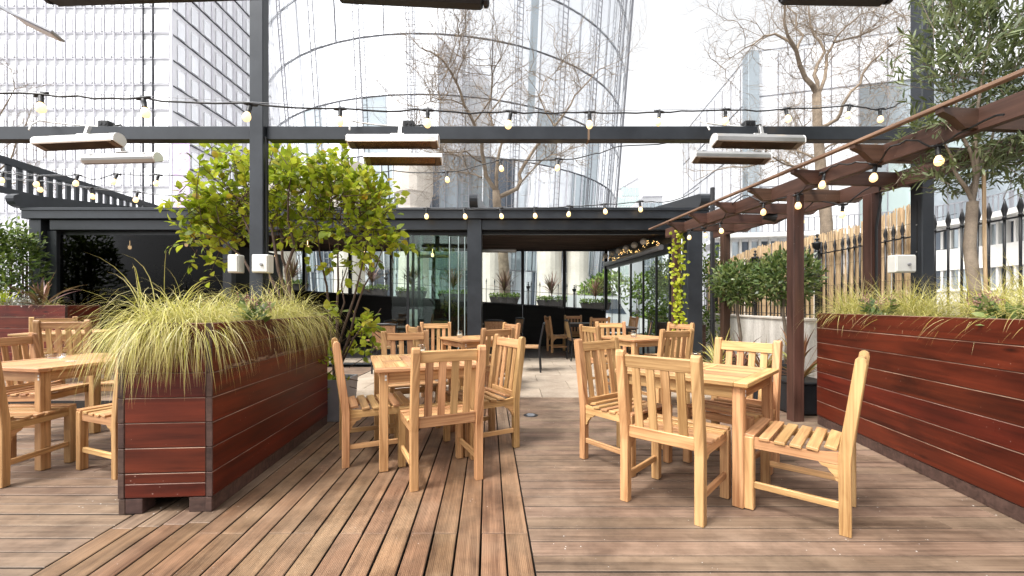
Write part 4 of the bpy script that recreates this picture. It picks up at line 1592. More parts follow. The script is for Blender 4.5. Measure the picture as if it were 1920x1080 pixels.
def bare_tree(label, base, trunk, limbs, Y, r0, tl, ntw, mat='bark_pale', rt=.02):
    """limbs: list of (px points, start radius, depth drift)"""
    t = thing('bare_tree', label, 'tree', base, 0, 'bare trees')
    B = Vector(base)
    m = MB()
    tp = [Vector(p) - B for p in trunk]
    m.tube(tp, [r0 * (1.25 - .5 * i / (len(tp) - 1)) for i in range(len(tp))], 10)
    m.build('trunk', mat, t, smooth=True)
    tw = MB()
    for (pts, r, dy) in limbs:
        n = len(pts)
        w = []
        for i, (px, py) in enumerate(pts):
            w.append(P(px, py, Y + dy * i / max(n - 1, 1)) - B)
        dense = [w[0]]
        for a, b_ in zip(w[:-1], w[1:]):
            for q in (1, 2):
                p = a.lerp(b_, q / 2)
                if q == 1:
                    p += Vector((rng.gauss(0, .05), rng.gauss(0, .1), rng.gauss(0, .05))) * (b_ - a).length
                dense.append(p)
        k = len(dense)
        rr = [max(r * .62 * (1 - .85 * i / (k - 1)), rt * .5) for i in range(k)]
        m = MB()
        m.tube(dense, rr, 7, 0, False)
        m.build('limb', mat, t, smooth=True)
        for _ in range(ntw):
            i = min(k - 1, int(k * (rng.random() ** .7)))
            i = max(i, 2)
            d = (dense[i] - dense[i - 1]).normalized() * .5 + Vector((rng.gauss(0, .8), rng.gauss(0, .8), rng.gauss(.15, .7)))
            twig(tw, dense[i], d, tl * rng.uniform(.5, 1.2), rt * rng.uniform(.5, 1), 0)
    tw.build('twigs', mat, t, smooth=True)
    return t


def c2(l):
    return [(640 + x / 3, y / 3) for x, y in l]


def c3(l):
    return [(1280 + x / 3, y / 3) for x, y in l]


b1 = P(948, 573, 17)
b1.z = -.45
bare_tree('bare pale branched tree right behind the pavilion roof in the centre', b1,
          [b1, P(946, 520, 17), P(941, 440, 17), P(932, 385, 17), P(930, 358, 17)],
          [(c2([(870, 1080), (800, 900), (790, 800), (745, 690), (690, 590), (650, 470), (600, 380), (545, 320), (470, 280), (420, 245)]), .14, -2),
           (c2([(875, 1090), (880, 900), (905, 800), (830, 640), (930, 500), (1060, 400)]), .12, 1.5),
           (c2([(880, 1110), (990, 1060), (1000, 980), (1060, 880), (1110, 810), (1200, 710), (1290, 590), (1350, 500), (1420, 420), (1500, 370)]), .15, 2),
           (c2([(1000, 1040), (1130, 900), (1180, 870), (1260, 880)]), .06, -1),
           (c2([(800, 920), (700, 850), (600, 860), (560, 850)]), .06, -2),
           (c2([(790, 1000), (720, 975), (620, 960), (480, 1010)]), .06, 2),
           (c2([(745, 690), (840, 560), (850, 420), (900, 330)]), .06, -1),
           (c2([(1200, 710), (1110, 540), (1140, 460), (1270, 360)]), .06, 1),
           (c2([(650, 470), (690, 330), (660, 200)]), .045, -2),
           (c2([(690, 590), (560, 560), (430, 600)]), .045, -2)],
          17, .2, 2.4, 17, rt=.018)
b2 = P(1545, 573, 11)
b2.z = -.45
bare_tree('large twisting bare tree on the right beyond the reed screen', b2,
          [b2, P(1548, 480, 11), P(1550, 420, 11), P(1540, 330, 11), P(1533, 240, 11), P(1531, 175, 11)],
          [(c3([(755, 530), (690, 440), (640, 290), (590, 200), (575, 20), (560, -90)]), .11, -.8),
           (c3([(755, 530), (740, 420), (800, 290), (740, 200), (710, 60), (720, -80)]), .09, .6),
           (c3([(760, 540), (800, 440), (810, 310), (850, 240), (920, 150), (1000, 80), (1130, 20)]), .08, 1),
           (c3([(770, 720), (870, 670), (900, 590), (1000, 470), (1060, 350), (1150, 270), (1240, 180)]), .08, -1),
           (c3([(640, 290), (520, 190), (460, 200), (350, 270), (210, 370)]), .06, .6),
           (c3([(640, 290), (680, 200), (640, 80), (600, -60)]), .06, 1),
           (c3([(790, 1000), (700, 960), (600, 930), (500, 880), (400, 850)]), .07, -1),
           (c3([(760, 900), (650, 850), (630, 740), (720, 680), (760, 560)]), .05, 1),
           (c3([(780, 1000), (690, 1000), (620, 940), (560, 900), (360, 940), (180, 960), (60, 1020)]), .06, 1),
           (c3([(850, 240), (1000, 200), (1150, 130), (1240, 90)]), .045, 1),
           (c3([(770, 860), (880, 800), (980, 760), (1120, 800)]), .05, .5)],
          11, .135, 1.6, 18, 'bark_pale', rt=.0115)
b3 = P(-40, 573, 16)
b3.z = -.45
bare_tree('faint bare twigs of a tree behind the slatted railing at the left edge', b3,
          [b3, P(-36, 450, 16), P(-20, 330, 16)],
          [([(-20, 340), (0, 260), (15, 190), (20, 130)], .07, 0), ([(-20, 340), (20, 300), (50, 230), (60, 200)], .06, 1), ([(-15, 350), (40, 340), (80, 320)], .05, 0)],
          16, .12, 1.5, 9, rt=.014)


# ------------------------------------------------------------------ teak chairs and tables
def teak_chair():
    t = thing('teak_chair', '', 'chair')
    hw, lg = .2225, .052
    # rear posts: one continuous piece from foot to rounded top, seen from the side in (y, z)
    pf = [(-.252, 0), (-.200, 0), (-.196, .40), (-.203, .47), (-.262, .895)]
    for k in range(1, 6):
        a = R(180 * k / 6)
        pf.append((-.288 + .026 * math.cos(a) * 1.0, .905 + .026 * math.sin(a)))
    pf += [(-.314, .895), (-.258, .46), (-.250, .38)]
    for s in (-1, 1):
        m = MB()
        inner = [(p[0], p[1]) for p in pf]
        n = len(inner)
        cx = sum(p[0] for p in inner) / n
        th = lg
        rings_ = [(-th / 2, .004), (-th / 2 + .004, 0), (th / 2 - .004, 0), (th / 2, .004)]
        base = 0
        for (x, ins) in rings_:
            for (py, pz) in inner:
                mid = -.226 if pz < .45 else -.229 - .13 * (pz - .47)
                m.v.append((s * hw + x, py + (ins if py < mid else -ins), pz))
        for r_ in range(3):
            for i in range(n):
                j = (i + 1) % n
                m.face([r_ * n + i, r_ * n + j, (r_ + 1) * n + j, (r_ + 1) * n + i],
                       [(inner[i][1], .1 * r_ + inner[i][0]), (inner[j][1], .1 * r_ + inner[j][0]), (inner[j][1], .1 * (r_ + 1) * .5 + inner[j][0] + .03), (inner[i][1], .1 * (r_ + 1) * .5 + inner[i][0] + .03)])
        m.face(list(range(n)), [(inner[i][1], inner[i][0] + .5) for i in range(n)])
        m.face([3 * n + i for i in reversed(range(n))], [(inner[i][1], inner[i][0] + .9) for i in reversed(range(n))])
        m.build('rear_leg', 'teak', t)
        bx('front_leg', (lg, lg, .425), 'teak', t, (s * hw, .2225, .2125), b=.004)
        # side apron with dished top
        m = MB()
        ap = [(-.20, .36), (.198, .36), (.198, .425)] + [(.16 - .36 * k / 6, .425 - .020 * math.sin(math.pi * (k + .3) / 6.6)) for k in range(7)]
        m.prism(ap, .026, Matrix.Translation((s * hw, 0, 0)) @ Matrix.Rotation(R(90), 4, 'Z'))
        m.build('side_rail', 'teak', t)
        bx('stretcher', (.024, .40, .036), 'teak', t, (s * hw, 0, .145), b=.003)
        m = MB()
        brk = [(-.198, .358), (-.198, .27), (-.185, .275), (-.178, .30), (-.16, .318), (-.15, .335), (-.125, .342), (-.11, .358)]
        m.prism(list(reversed(brk)), .022, Matrix.Translation((s * hw, 0, 0)) @ Matrix.Rotation(R(90), 4, 'Z'))
        m.build('bracket', 'teak', t)
    for k in range(6):
        yq = .222 - .0765 * k
        z = .4345 - .017 * math.sin(math.pi * (k + .4) / 5.9)
        bx('seat_slat', (.488 if k < 5 else .388, .056, .018), 'teak', t, (0, yq, z), (R(-5 + 3.2 * k if k else 4), 0, 0), b=.003)
    bx('front_rail', (2 * hw - lg - .002, .024, .055), 'teak', t, (0, .2225, .385), b=.003)
    bx('lower_back_rail', (2 * hw - lg - .002, .028, .072), 'teak', t, (0, -.225, .432), b=.004)
    lean = math.atan2(.062, .43)
    bx('top_rail', (2 * hw - lg - .002, .028, .076), 'teak', t, (0, -.2785, .866), (lean, 0, 0), b=.004)
    for k in range(4):
        x = (k - 1.5) * .0875
        bx('back_slat', (.05, .014, .372), 'teak', t, (x, -.2515, .648), (lean, 0, 0), b=.002)
    return t


def teak_table(w, d, name='teak_table'):
    t = thing(name, '', 'table')
    hh, th = .745, .028
    fw = .075
    z = hh - th / 2
    for s in (-1, 1):
        bx('frame_board', (w, fw, th), 'teak', t, (0, s * (d / 2 - fw / 2), z), b=.004)
        bx('frame_board', (fw, d - 2 * fw - .003, th), 'teak', t, (s * (w / 2 - fw / 2), 0, z), b=.004)
    ni = int(round((w - 2 * fw) / .082))
    pw = (w - 2 * fw) / ni
    for k in range(ni):
        x = -w / 2 + fw + pw * (k + .5)
        for (ya, yb) in ((-d / 2 + fw, -.045), (.045, d / 2 - fw)):
            bx('top_plank', (pw - .0035, yb - ya - .004, th - .003), 'teak', t, (x, (ya + yb) / 2, z - .001), b=.002)
    bx('centre_board', (w - 2 * fw - .004, .086, th - .002), 'teak', t, (0, 0, z - .0005), b=.002)
    lx, ly = w / 2 - .06, d / 2 - .06
    for sx in (-1, 1):
        for sy in (-1, 1):
            l_ = bx('leg', (.062, .062, hh - th - .001), 'teak', t, (sx * lx, sy * ly, (hh - th) / 2), b=.004)
    for s in (-1, 1):
        bx('apron', (2 * lx - .063, .022, .075), 'teak', t, (0, s * (ly + .008), hh - th - .04), b=.003)
        bx('apron', (.022, 2 * ly - .063, .075), 'teak', t, (s * (lx + .008), 0, hh - th - .04), b=.003)
        for q in (0, 1):
            bx('sticker', (.014, .0015, .016), 'white_plastic', t, (s * lx + .012, -ly - .0318, hh - th - .03 - .024 * q), b=0)
    return t


tables = [
    ((-.749, 3.58), 20.5, .8, .9, 'square teak table in the left centre beside the lime green shrub'),
    ((1.32, 3.05), 46.8, .8, .86, 'square teak table in the right foreground with four chairs'),
    ((-3.68, 3.57), -12, .8, .9, 'square teak table at the far left holding a glass ashtray'),
    ((-.52, 6.05), 32, .8, .8, 'square teak table behind, just left of the open pavilion bay'),
    ((1.78, 6.15), 27, .8, .8, 'square teak table behind, in front of the open pavilion bay'),
    ((-6.0, 5.82), 20, .8, .9, 'square teak table at the back left near the dark red planter'),
]
tp = {}
for (c, rz, w, d, lab) in tables:
    zf = .1035 if 'back left' in lab else .0035
    if (w, d) not in tp:
        tp[(w, d)] = t = teak_table(w, d)
        t.location = (c[0], c[1], zf)
        t.rotation_euler = (0, 0, R(rz))
        t['label'] = lab
        t['group'] = 'teak tables on the terrace'
    else:
        copy_tree(tp[(w, d)], (c[0], c[1], zf), R(rz), lab, 'teak tables on the terrace')

chairs = [
    ((-.527, 3.068), 24.2, 'teak chair with its back to the viewer at the left centre table'),
    ((1.018, 2.65), -42.3, 'nearest teak chair of the right table, its back turned to the viewer'),
    ((1.72, 2.546), 48.8, 'teak chair seen side on at the far right, seat facing the table'),
    ((.88, 3.31), -143, 'teak chair on the left side of the right foreground table'),
    ((1.66, 3.24), 128.9, 'teak chair behind the right foreground table, next to the pergola post'),
    ((-1.12, 3.46), -65.7, 'teak chair seen side on, left of the left centre table by the grey pot'),
    ((-.275, 3.70), 120, 'teak chair on the right of the left centre table, by the floor drain'),
    ((-1.02, 4.30), -155, 'teak chair on the far side of the left centre table'),
    ((-1.09, 5.91), -58, 'half hidden teak chair left of the table behind, in front of the wicker chair'),
    ((-1.2, 6.65), -172, 'rearmost teak chair in front of the sliding glass doors'),
    ((-.35, 5.44), 39.7, 'teak chair on the near side of the table left of the pavilion opening'),
    ((-.26, 6.57), 119, 'teak chair right of the table left of the pavilion opening, near the black side chair'),
    ((1.34, 6.01), -70, 'teak chair on the left of the table in front of the pavilion opening'),
    ((1.62, 6.85), 175, 'teak chair on the far side of the table in front of the pavilion opening'),
    ((1.79, 5.2), 25, 'teak chair on the near side of the table in front of the pavilion opening'),
    ((2.42, 6.63), 118, 'teak chair right of the rear right table, near the ivy covered post'),
    ((-2.86, 3.25), 68, 'teak chair squeezed between the far left table and the grass planter'),
    ((-3.60, 3.04), 2, 'teak chair cut by the left edge of the picture, nearest to the viewer'),
    ((-4.35, 3.95), -85, 'teak chair at the left edge behind the far left table'),
    ((-5.39, 5.27), 24, 'teak chair with its back to the viewer at the back left table'),
    ((-6.62, 6.2), -128, 'teak chair farthest back at the left, in front of the dark red planter'),
    ((-3.9, 4.42), -175, 'teak chair on the far side of the far left table, mostly hidden'),
    ((1.2, 11.1), -80, 'shaded teak chair inside the pavilion, left of the dark table'),
    ((1.72, 11.75), 180, 'shaded teak chair inside the pavilion against the rear windows'),
    ((2.02, 10.3), 10, 'shaded teak chair inside the pavilion with its back to the viewer'),
    ((2.75, 10.6), 95, 'shaded teak chair inside the pavilion near the folding glass wall'),
]
cp = None
for (c, rz, lab) in chairs:
    if cp is None:
        cp = teak_chair()
        cp.location = (c[0], c[1], .0035)
        cp.rotation_euler = (0, 0, R(rz))
        cp['label'] = lab
        cp['group'] = 'teak chairs'
    else:
        copy_tree(cp, (c[0], c[1], .1035 if c[0] < -5 else .0035), R(rz), lab, 'teak chairs')


def wicker_chair():
    t = thing('wicker_chair', '', 'chair', (0, 0, 0), 0, 'dark framed wicker chairs')
    for s in (-1, 1):
        m = MB()
        m.tube([(s * .21, -.25, 0), (s * .21, -.22, .44), (s * .21, -.30, .86)], .016, 6)
        m.build('rear_leg', 'black_iron', t)
        m = MB()
        m.tube([(s * .21, .22, 0), (s * .21, .2, .44)], .016, 6)
        m.build('front_leg', 'black_iron', t)
    m = MB()
    m.prism([(-.19, 0), (.19, 0), (.20, .36), (-.20, .36)], .018, Matrix.Translation((0, -.235, .49)) @ Matrix.Rotation(R(11), 4, 'X'))
    m.build('back_weave', 'wicker', t)
    m = MB()
    m.tube([(-.215, -.30, .86), (-.1, -.315, .875), (.1, -.315, .875), (.215, -.30, .86)], .018, 6)
    m.build('top_rail', 'black_iron', t)
    bx('seat', (.43, .45, .035), 'wicker', t, (0, 0, .445), b=.01)
    bx('seat_rim', (.46, .03, .04), 'black_iron', t, (0, .23, .44), b=.006)
    return t


def dark_table():
    t = thing('dark_table', '', 'table', (0, 0, 0), 0, 'dark tables inside the pavilion')
    bx('table_top', (.72, .72, .03), 'louvre_wood', t, (0, 0, .735), b=.004)
    for sx in (-1, 1):
        for sy in (-1, 1):
            bx('leg', (.045, .045, .72), 'black_iron', t, (sx * .31, sy * .31, .36), b=.003)
    bx('apron', (.58, .02, .06), 'black_iron', t, (0, -.31, .69), b=0)
    return t


wc = None
for (x, y, rz, lab) in ((-2.27, 7.75, 5, 'wicker chair with dark frame behind the shrub, its back to the viewer'), (.28, 7.85, 85, 'black framed chair seen side on at the pavilion opening'),
                        (-.40, 9.7, 0, 'dark wicker chair just right of the central pavilion post'), (-.05, 10.9, 120, 'small dark wicker chair beside the table at the rear wall'),
                        (-2.9, 9.3, 70, 'dark wicker chair inside the pavilion behind the shrub'), (1.5, 9.4, -85, 'dark wicker chair in the shade left of the rear right table'),
                        (2.55, 8.75, 75, 'dark wicker chair near the ivy post inside the pavilion'), (-1.75, 9.6, 160, 'dark wicker chair behind the sliding glass doors')):
    if wc is None:
        wc = wicker_chair()
        wc.location = (x, y, .0035)
        wc.rotation_euler = (0, 0, R(rz))
        wc['label'] = lab
    else:
        copy_tree(wc, (x, y, .0035), R(rz), lab)
dt = None
for (x, y, lab) in ((1.75, 11.0, 'dark table inside the pavilion with teak chairs around it'), (-.45, 10.5, 'dark table inside the pavilion beside the central post'),
                    (2.2, 9.0, 'dark table inside the pavilion by the folding glass wall'), (-2.4, 9.0, 'dark table behind the sliding doors next to the wicker chair')):
    if dt is None:
        dt = dark_table()
        dt.location = (x, y, .0035)
        dt['label'] = lab
    else:
        copy_tree(dt, (x, y, .0035), 0, lab)


def candle_jar():
    t = thing('candle_jar', '', 'candle', (0, 0, 0), 0, 'candle jars on tables')
    m = MB()
    m.lathe([(.030, 0), (.042, .012), (.045, .04), (.040, .07), (.033, .085), (.036, .098), (.033, .098), (.030, .085), (.037, .07), (.042, .04), (.039, .014), (0, .008)], 18)
    m.build('jar', 'jar_glass', t, smooth=True)
    m = MB()
    m.lathe([(0, .012), (.037, .014), (.040, .038), (.036, .048), (.0, .046)], 14)
    m.build('wax', 'wax', t, smooth=True)
    return t


cj = None
for (px, py, Yq, lab) in ((790, 659, 3.88, 'glass candle jar on the left centre table'), (862, 645, 6.05, 'glass candle jar on the table behind, left of the pavilion opening'),
                          (1304, 684, 3.18, 'glass candle jar half hidden by a chair post on the right foreground table'), (1188, 637, 6.1, 'glass candle jar on the table in front of the pavilion opening')):
    x = (px - 960) / F * Yq
    if cj is None:
        cj = candle_jar()
        cj.location = (x, Yq, .749)
        cj['label'] = lab
    else:
        copy_tree(cj, (x, Yq, .749), 0, lab)
at = thing('glass_ashtray', 'clear glass ashtray on the far left table', 'ashtray', (P(105, 0, 3.68).x, 3.68, .749))
m = MB()
m.lathe([(0, .0), (.06, 0), (.07, .034), (.062, .034), (.054, .010), (0, .008)], 18)
m.build('bowl', 'jar_glass', at, smooth=True)
rc = thing('paper_slip', 'small slip of paper lying on the far left table', 'paper', (P(133, 0, 3.45).x, 3.45, .7495), .4)
bx('sheet', (.06, .035, .0015), 'white_plastic', rc, (0, 0, .001), b=0)


# ------------------------------------------------------------------ plants
def rdir(n, up=1.0, out=1.0):
    a = nr.random(n) * 2 * math.pi
    e = nr.random(n)
    return np.stack([np.cos(a) * out * (.25 + e), np.sin(a) * out * (.25 + e), up * (1.1 - .75 * e)], 1)


def sedge(label, pos, n, L, r=.09, g=2.6, mat='blade_gold', W=.0045, group='golden sedge clumps', lean=None):
    t = thing('golden_sedge', label, 'grass', pos, 0, group)
    a = nr.random(n) * 2 * math.pi
    q = np.sqrt(nr.random(n)) * r
    root = np.stack([np.cos(a) * q, np.sin(a) * q, np.zeros(n)], 1)
    d = rdir(n, .95, .85)
    if lean is not None:
        d += np.array(lean)
    me = blade_mesh('blades', root, d, L * (.55 + .6 * nr.random(n)), W * (.7 + .7 * nr.random(n)), mat, g, 8)
    mk('blades', me, t)
    return t


def plx(Y, f):
    return -1.742 - .0715 * (Y - 2.48) - .52 * f


zt_ = 1.03
for i, (Y, f, n, L, lean, lab) in enumerate((
        (2.60, .72, 620, .72, (.02, -.3, 0), 'golden grass clump at the near left corner of the foreground planter'),
        (2.62, .40, 420, .66, (0, -.2, 0), 'golden grass clump at the near right corner of the foreground planter'),
        (2.95, .6, 420, .62, (-.1, -.05, 0), 'golden grass clump behind the two nearest in the foreground planter'),
        (3.28, .55, 420, .58, (.08, -.08, .1), 'golden grass clump in front of the left steel post'),
        (3.62, .45, 520, .62, (.16, -.05, .1), 'golden grass clump right of the left steel post'),
        (4.02, .42, 520, .62, (.22, -.06, .08), 'golden grass clump at the far end of the foreground planter'))):
    sedge(lab, (plx(Y, f), Y, zt_), int(n * 2.1), L * (.73 if Y < 3.2 else .90), .13, 3.6, lean=lean, W=.0034)


def prx(Y, f):
    return 3.10 + .147 * (Y - 4.34) + .62 * f


for i, (Y, f, n, L, lean, lab) in enumerate((
        (4.12, .35, 330, .50, (-.15, 0, 0), 'golden grass clump at the far end of the right planter'),
        (3.78, .55, 330, .46, (0, 0, 0), 'golden grass clump beside the right steel post'),
        (3.42, .55, 330, .46, (-.05, 0, 0), 'golden grass clump left of the olive trunk'),
        (3.02, .75, 300, .46, (0, .1, 0), 'golden grass clump behind the olive trunk'),
        (2.78, .5, 360, .50, (-.05, 0, 0), 'golden grass clump in front of the olive trunk'),
        (2.42, .5, 330, .55, (-.1, 0, 0), 'golden grass clump at the right edge of the picture'))):
    sedge(lab, (prx(Y, f), Y, zt_ + .03), int(n * 1.9), L * .98, .14, 2.1, lean=(lean[0] * .4 + .1, lean[1], .35), W=.0036)


def skimmia(label, pos, s=1.0):
    t = thing('skimmia', label, 'shrub', pos, 0, 'skimmia plants with pink buds')
    tips = []
    for k in range(9):
        a = rng.uniform(0, 6.28)
        tips.append(((0, 0, 0), (math.cos(a) * .10 * s, math.sin(a) * .10 * s, .12 * s + rng.uniform(0, .07))))
    p, d, n_, L = twig_leaves(tips, 7, .085 * s, .25, 1.0, .5)
    mk('foliage', leaf_mesh('foliage', p, d, n_, L, .034 * s, 'leaf_bay', .1), t)
    bp, bd_, bn_ = [], [], []
    for a, b_ in tips[:5]:
        for k in range(60):
            q = np.array(b_) + nr.standard_normal(3) * .022 + np.array([0, 0, .03])
            bp.append(q)
            bd_.append(nr.standard_normal(3) + np.array([0, 0, .7]))
            bn_.append(nr.standard_normal(3))
    bo = mk('buds', leaf_mesh('buds', np.array(bp), np.array(bd_), np.array(bn_), .010, .008, 'flower_pink', 0), t)
    bo['kind'] = 'stuff'
    return t


skimmia('pink budded skimmia between the grass clumps of the foreground planter', (plx(3.05, .12), 3.05, 1.03))
skimmia('pink budded skimmia near the far end of the right planter', (prx(3.62, .2), 3.62, 1.05))
skimmia('pink budded skimmia at the right end of the right planter', (prx(2.52, .12), 2.52, 1.04), 1.1)


def in_ell(ells, n, Y, dy):
    """random points in ellipsoids given by column, row and radii; weight by area"""
    w = np.array([e[2] * e[3] * (e[4] if len(e) > 4 else 1) for e in ells], float)
    w /= w.sum()
    out = []
    for k in nr.choice(len(ells), n, p=w):
        e = ells[k]
        v = nr.standard_normal(3)
        v /= np.linalg.norm(v)
        v *= (nr.random() ** .45)
        p = P(e[0] + e[2] * v[0], e[1] + e[3] * v[1], Y)
        yy = Y + dy * v[2]
        out.append((p.x, yy, p.z))
    return np.array(out)


def stems(m, root, targets, r, B, n=6, amp=.25):
    for tg in targets:
        pts = [Vector(root) - B]
        e = Vector(tg) - B
        s0 = pts[0]
        up = Vector((s0.x * .6 + e.x * .4, s0.y * .6 + e.y * .4, s0.z * .45 + e.z * .55))
        for i in range(1, n + 1):
            t_ = i / n
            p = (s0 * (1 - t_) ** 2 + up * 2 * t_ * (1 - t_) + e * t_ ** 2)
            p += Vector((rng.gauss(0, .02), rng.gauss(0, .02), rng.gauss(0, .01)))
            pts.append(p)
        m.tube(pts, [r * (1 - .75 * i / n) for i in range(n + 1)], 6, 0, False)


def leafy(name, label, cat, root, ells, Y, dy, ntwig, tl, nleaf, L, W, mat, stem_r, stem_targets, bark, upb=.5, droop=.15, group=None, jit=.25, spread=.9, fork=None, twf=1.0):
    B = Vector(root)
    t = thing(name, label, cat, root, 0, group)
    pts = in_ell(ells, ntwig, Y, dy)
    tips = []
    tm = MB()
    cen = pts.mean(0)
    for p in pts:
        d = (p - cen)
        d = d / max(np.linalg.norm(d), 1e-6) * .7 + nr.standard_normal(3) * .6 + np.array([0, 0, upb])
        d /= np.linalg.norm(d)
        ln = tl * (.6 + .8 * nr.random())
        a = p - d * ln * .5 - np.array(B)
        b_ = p + d * ln * .5 - np.array(B)
        tips.append((a, b_))
        if rng.random() < twf:
            tm.tube([a - d * ln * .4 * twf, a, b_], [.005 * twf, .004 * twf, .0015], 4, 0, False)
    pos, dr_, nm, LL = twig_leaves(tips, nleaf, L, jit, spread)
    f_ = mk('crown', leaf_mesh('crown', pos, dr_, nm, LL, LL * (W / L), mat, droop), t)
    tm.build('twigs', bark, t)
    m = MB()
    if fork is not None:
        q0 = Vector(fork) - B
        m.tube([(0, 0, -.03), q0 * .3 + Vector((.012, 0, 0)), q0 * .65 + Vector((-.012, .01, 0)), q0], [stem_r * 1.12, stem_r, stem_r * .92, stem_r * .85], 9, 0, False)
        stems(m, fork, stem_targets, stem_r * .42, B)
    else:
        stems(m, root, stem_targets, stem_r, B)
    m.build('trunk', bark, t, smooth=True)
    return t


# grey pot and lime green shrubs
gp = thing('zinc_pot', 'square pale grey pot at the far end of the foreground planter', 'pot', (-1.915, 4.57, .0035))
m = MB()
o1, o2 = .17, .195
v = [(-o1, -o1, 0), (o1, -o1, 0), (o1, o1, 0), (-o1, o1, 0), (-o2, -o2, .43), (o2, -o2, .43), (o2, o2, .43), (-o2, o2, .43)]
i1 = .175
v += [(-i1, -i1, .43), (i1, -i1, .43), (i1, i1, .43), (-i1, i1, .43), (-i1, -i1, .37), (i1, -i1, .37), (i1, i1, .37), (-i1, i1, .37)]
f = [(3, 2, 1, 0)] + [(i, (i + 1) % 4, 4 + (i + 1) % 4, 4 + i) for i in range(4)] + [(4 + i, 4 + (i + 1) % 4, 8 + (i + 1) % 4, 8 + i) for i in range(4)] + [(8 + i, 8 + (i + 1) % 4, 12 + (i + 1) % 4, 12 + i) for i in range(4)]
m.add(v, f)
m.build('pot', 'zinc', gp)
bx('soil', (.346, .346, .02), 'soil', gp, (0, 0, .385), b=0)
YS = 4.6
leafy('lime_shrub', 'tall lime green leafy shrub growing from the square grey pot', 'shrub', (-1.9, 4.57, .4),
      [(640, 365, 80, 85), (700, 395, 50, 65), (590, 345, 55, 62), (660, 470, 60, 45, .55), (728, 458, 32, 22, .9), (640, 560, 38, 60, .35), (668, 640, 30, 50, .5), (632, 680, 22, 60, .7), (690, 600, 22, 30, .4)],
      YS, .42, 250, .25, 7, .092, .062, 'leaf_lime', .018,
      [P(640, 380, 4.6), P(700, 420, 4.5), P(590, 380, 4.75), P(725, 458, 4.5), P(690, 600, 4.45), P(655, 500, 4.5)], 'bark_brown', group='lime green shrubs')
leafy('lime_shrub', 'lime green leafy shrub spreading behind the left steel post', 'shrub', (-2.2, 4.22, 1.0),
      [(425, 335, 58, 55), (398, 440, 45, 42), (520, 370, 60, 72), (385, 395, 45, 40), (525, 305, 45, 30), (430, 400, 60, 60), (560, 450, 40, 60, .5), (455, 300, 40, 30, .6), (395, 500, 16, 18, .5)],
      YS, .42, 245, .25, 7, .092, .062, 'leaf_lime', .022,
      [P(425, 360, 4.6), P(400, 430, 4.5), P(520, 380, 4.75), P(545, 330, 4.5), P(480, 330, 4.6)], 'bark_brown', group='lime green shrubs')

# olive tree in the right planter
leafy('olive_tree', 'tall olive tree with slim grey green leaves in the right planter', 'tree', (3.22, 2.98, 1.05),
      [(1790, 110, 80, 100), (1870, 60, 70, 80), (1890, 190, 60, 80), (1770, 235, 55, 42), (1840, 305, 95, 58), (1745, 318, 34, 30), (1910, 300, 60, 60), (1810, 20, 90, 60), (1880, 110, 80, 80), (1960, 200, 60, 140), (1850, -60, 120, 60)],
      3.12, .36, 500, .22, 15, .075, .015, 'leaf_olive', .037,
      [P(1790, 130, 3.1), P(1860, 60, 3.0), P(1890, 200, 3.2), P(1760, 250, 3.0), P(1830, 300, 3.2)], 'bark_grey', upb=.6, droop=.05, spread=.75, fork=(3.24, 3.0, 1.93), twf=.55)
ck = thing('bamboo_cane', 'thin bamboo cane staked beside the olive trunk', 'cane', (3.34, 3.0, 1.04))
m = MB()
m.tube([(0, 0, 0), (-.005, .01, .5), (.0, .02, 1.1)], .011, 7)
m.build('cane', 'reed', ck)

# bay standards
for (x, y, zc, rr, lab) in ((3.60, 6.75, 1.56, .38, 'clipped round bay tree left of the front pergola post'), (3.88, 6.05, 1.60, .40, 'clipped round bay tree half hidden by the front pergola post')):
    t = thing('bay_tree', lab, 'tree', (x, y, .0035), 0, 'clipped bay trees')
    n = 1900
    v = nr.standard_normal((n, 3))
    v = unit(v) * (nr.random((n, 1)) ** .3) * rr * (1 + .12 * np.sin(5 * nr.random((n, 1))))
    v[:, 2] *= .88
    d = unit(v) * .8 + nr.standard_normal((n, 3)) * .6 + np.array([0, 0, .35])
    nm = unit(v) + nr.standard_normal((n, 3)) * .5 + np.array([0, 0, .6])
    me = leaf_mesh('crown', v + np.array([0, 0, zc]), d, nm, .088 * (.7 + .6 * nr.random(n)), .033, 'leaf_bay', .08)
    mk('crown', me, t)
    m = MB()
    m.tube([(0, 0, .3), (.02, 0, .7), (-.03, .01, 1.1), (-.02, 0, 1.55)], [.028, .024, .022, .012], 7)
    for k in range(7):
        a = rng.uniform(0, 6.28)
        m.tube([(-.02, 0, 1.25), (math.cos(a) * .12, math.sin(a) * .12, 1.45), (math.cos(a) * .28, math.sin(a) * .28, 1.62)], [.014, .009, .003], 5, 0, False)
    m.build('trunk', 'bark_grey', t, smooth=True)
    m = MB()
    m.lathe([(.17, 0), (.21, .36), (.22, .36), (.22, .40), (.2, .40), (.19, .36)], 16)
    m.build('pot', 'black_pot', t)


def strappy(name, label, pos, n, L, W, mat, g, cat='plant', group=None, up=1.5, out=.8, stem=0.0):
    t = thing(name, label, cat, pos, 0, group)
    a = nr.random(n) * 2 * math.pi
    q = nr.random(n) * .03
    root = np.stack([np.cos(a) * q, np.sin(a) * q, np.full(n, stem)], 1)
    me = blade_mesh('leaves', root, rdir(n, up, out), L * (.6 + .5 * nr.random(n)), W * (.8 + .4 * nr.random(n)), mat, g, 7)
    mk('leaves', me, t)
    if stem:
        m = MB()
        m.tube([(0, 0, -.02), (.005, 0, stem + .02)], [.022, .018], 7)
        m.build('stem', 'bark_brown', t)
    return t


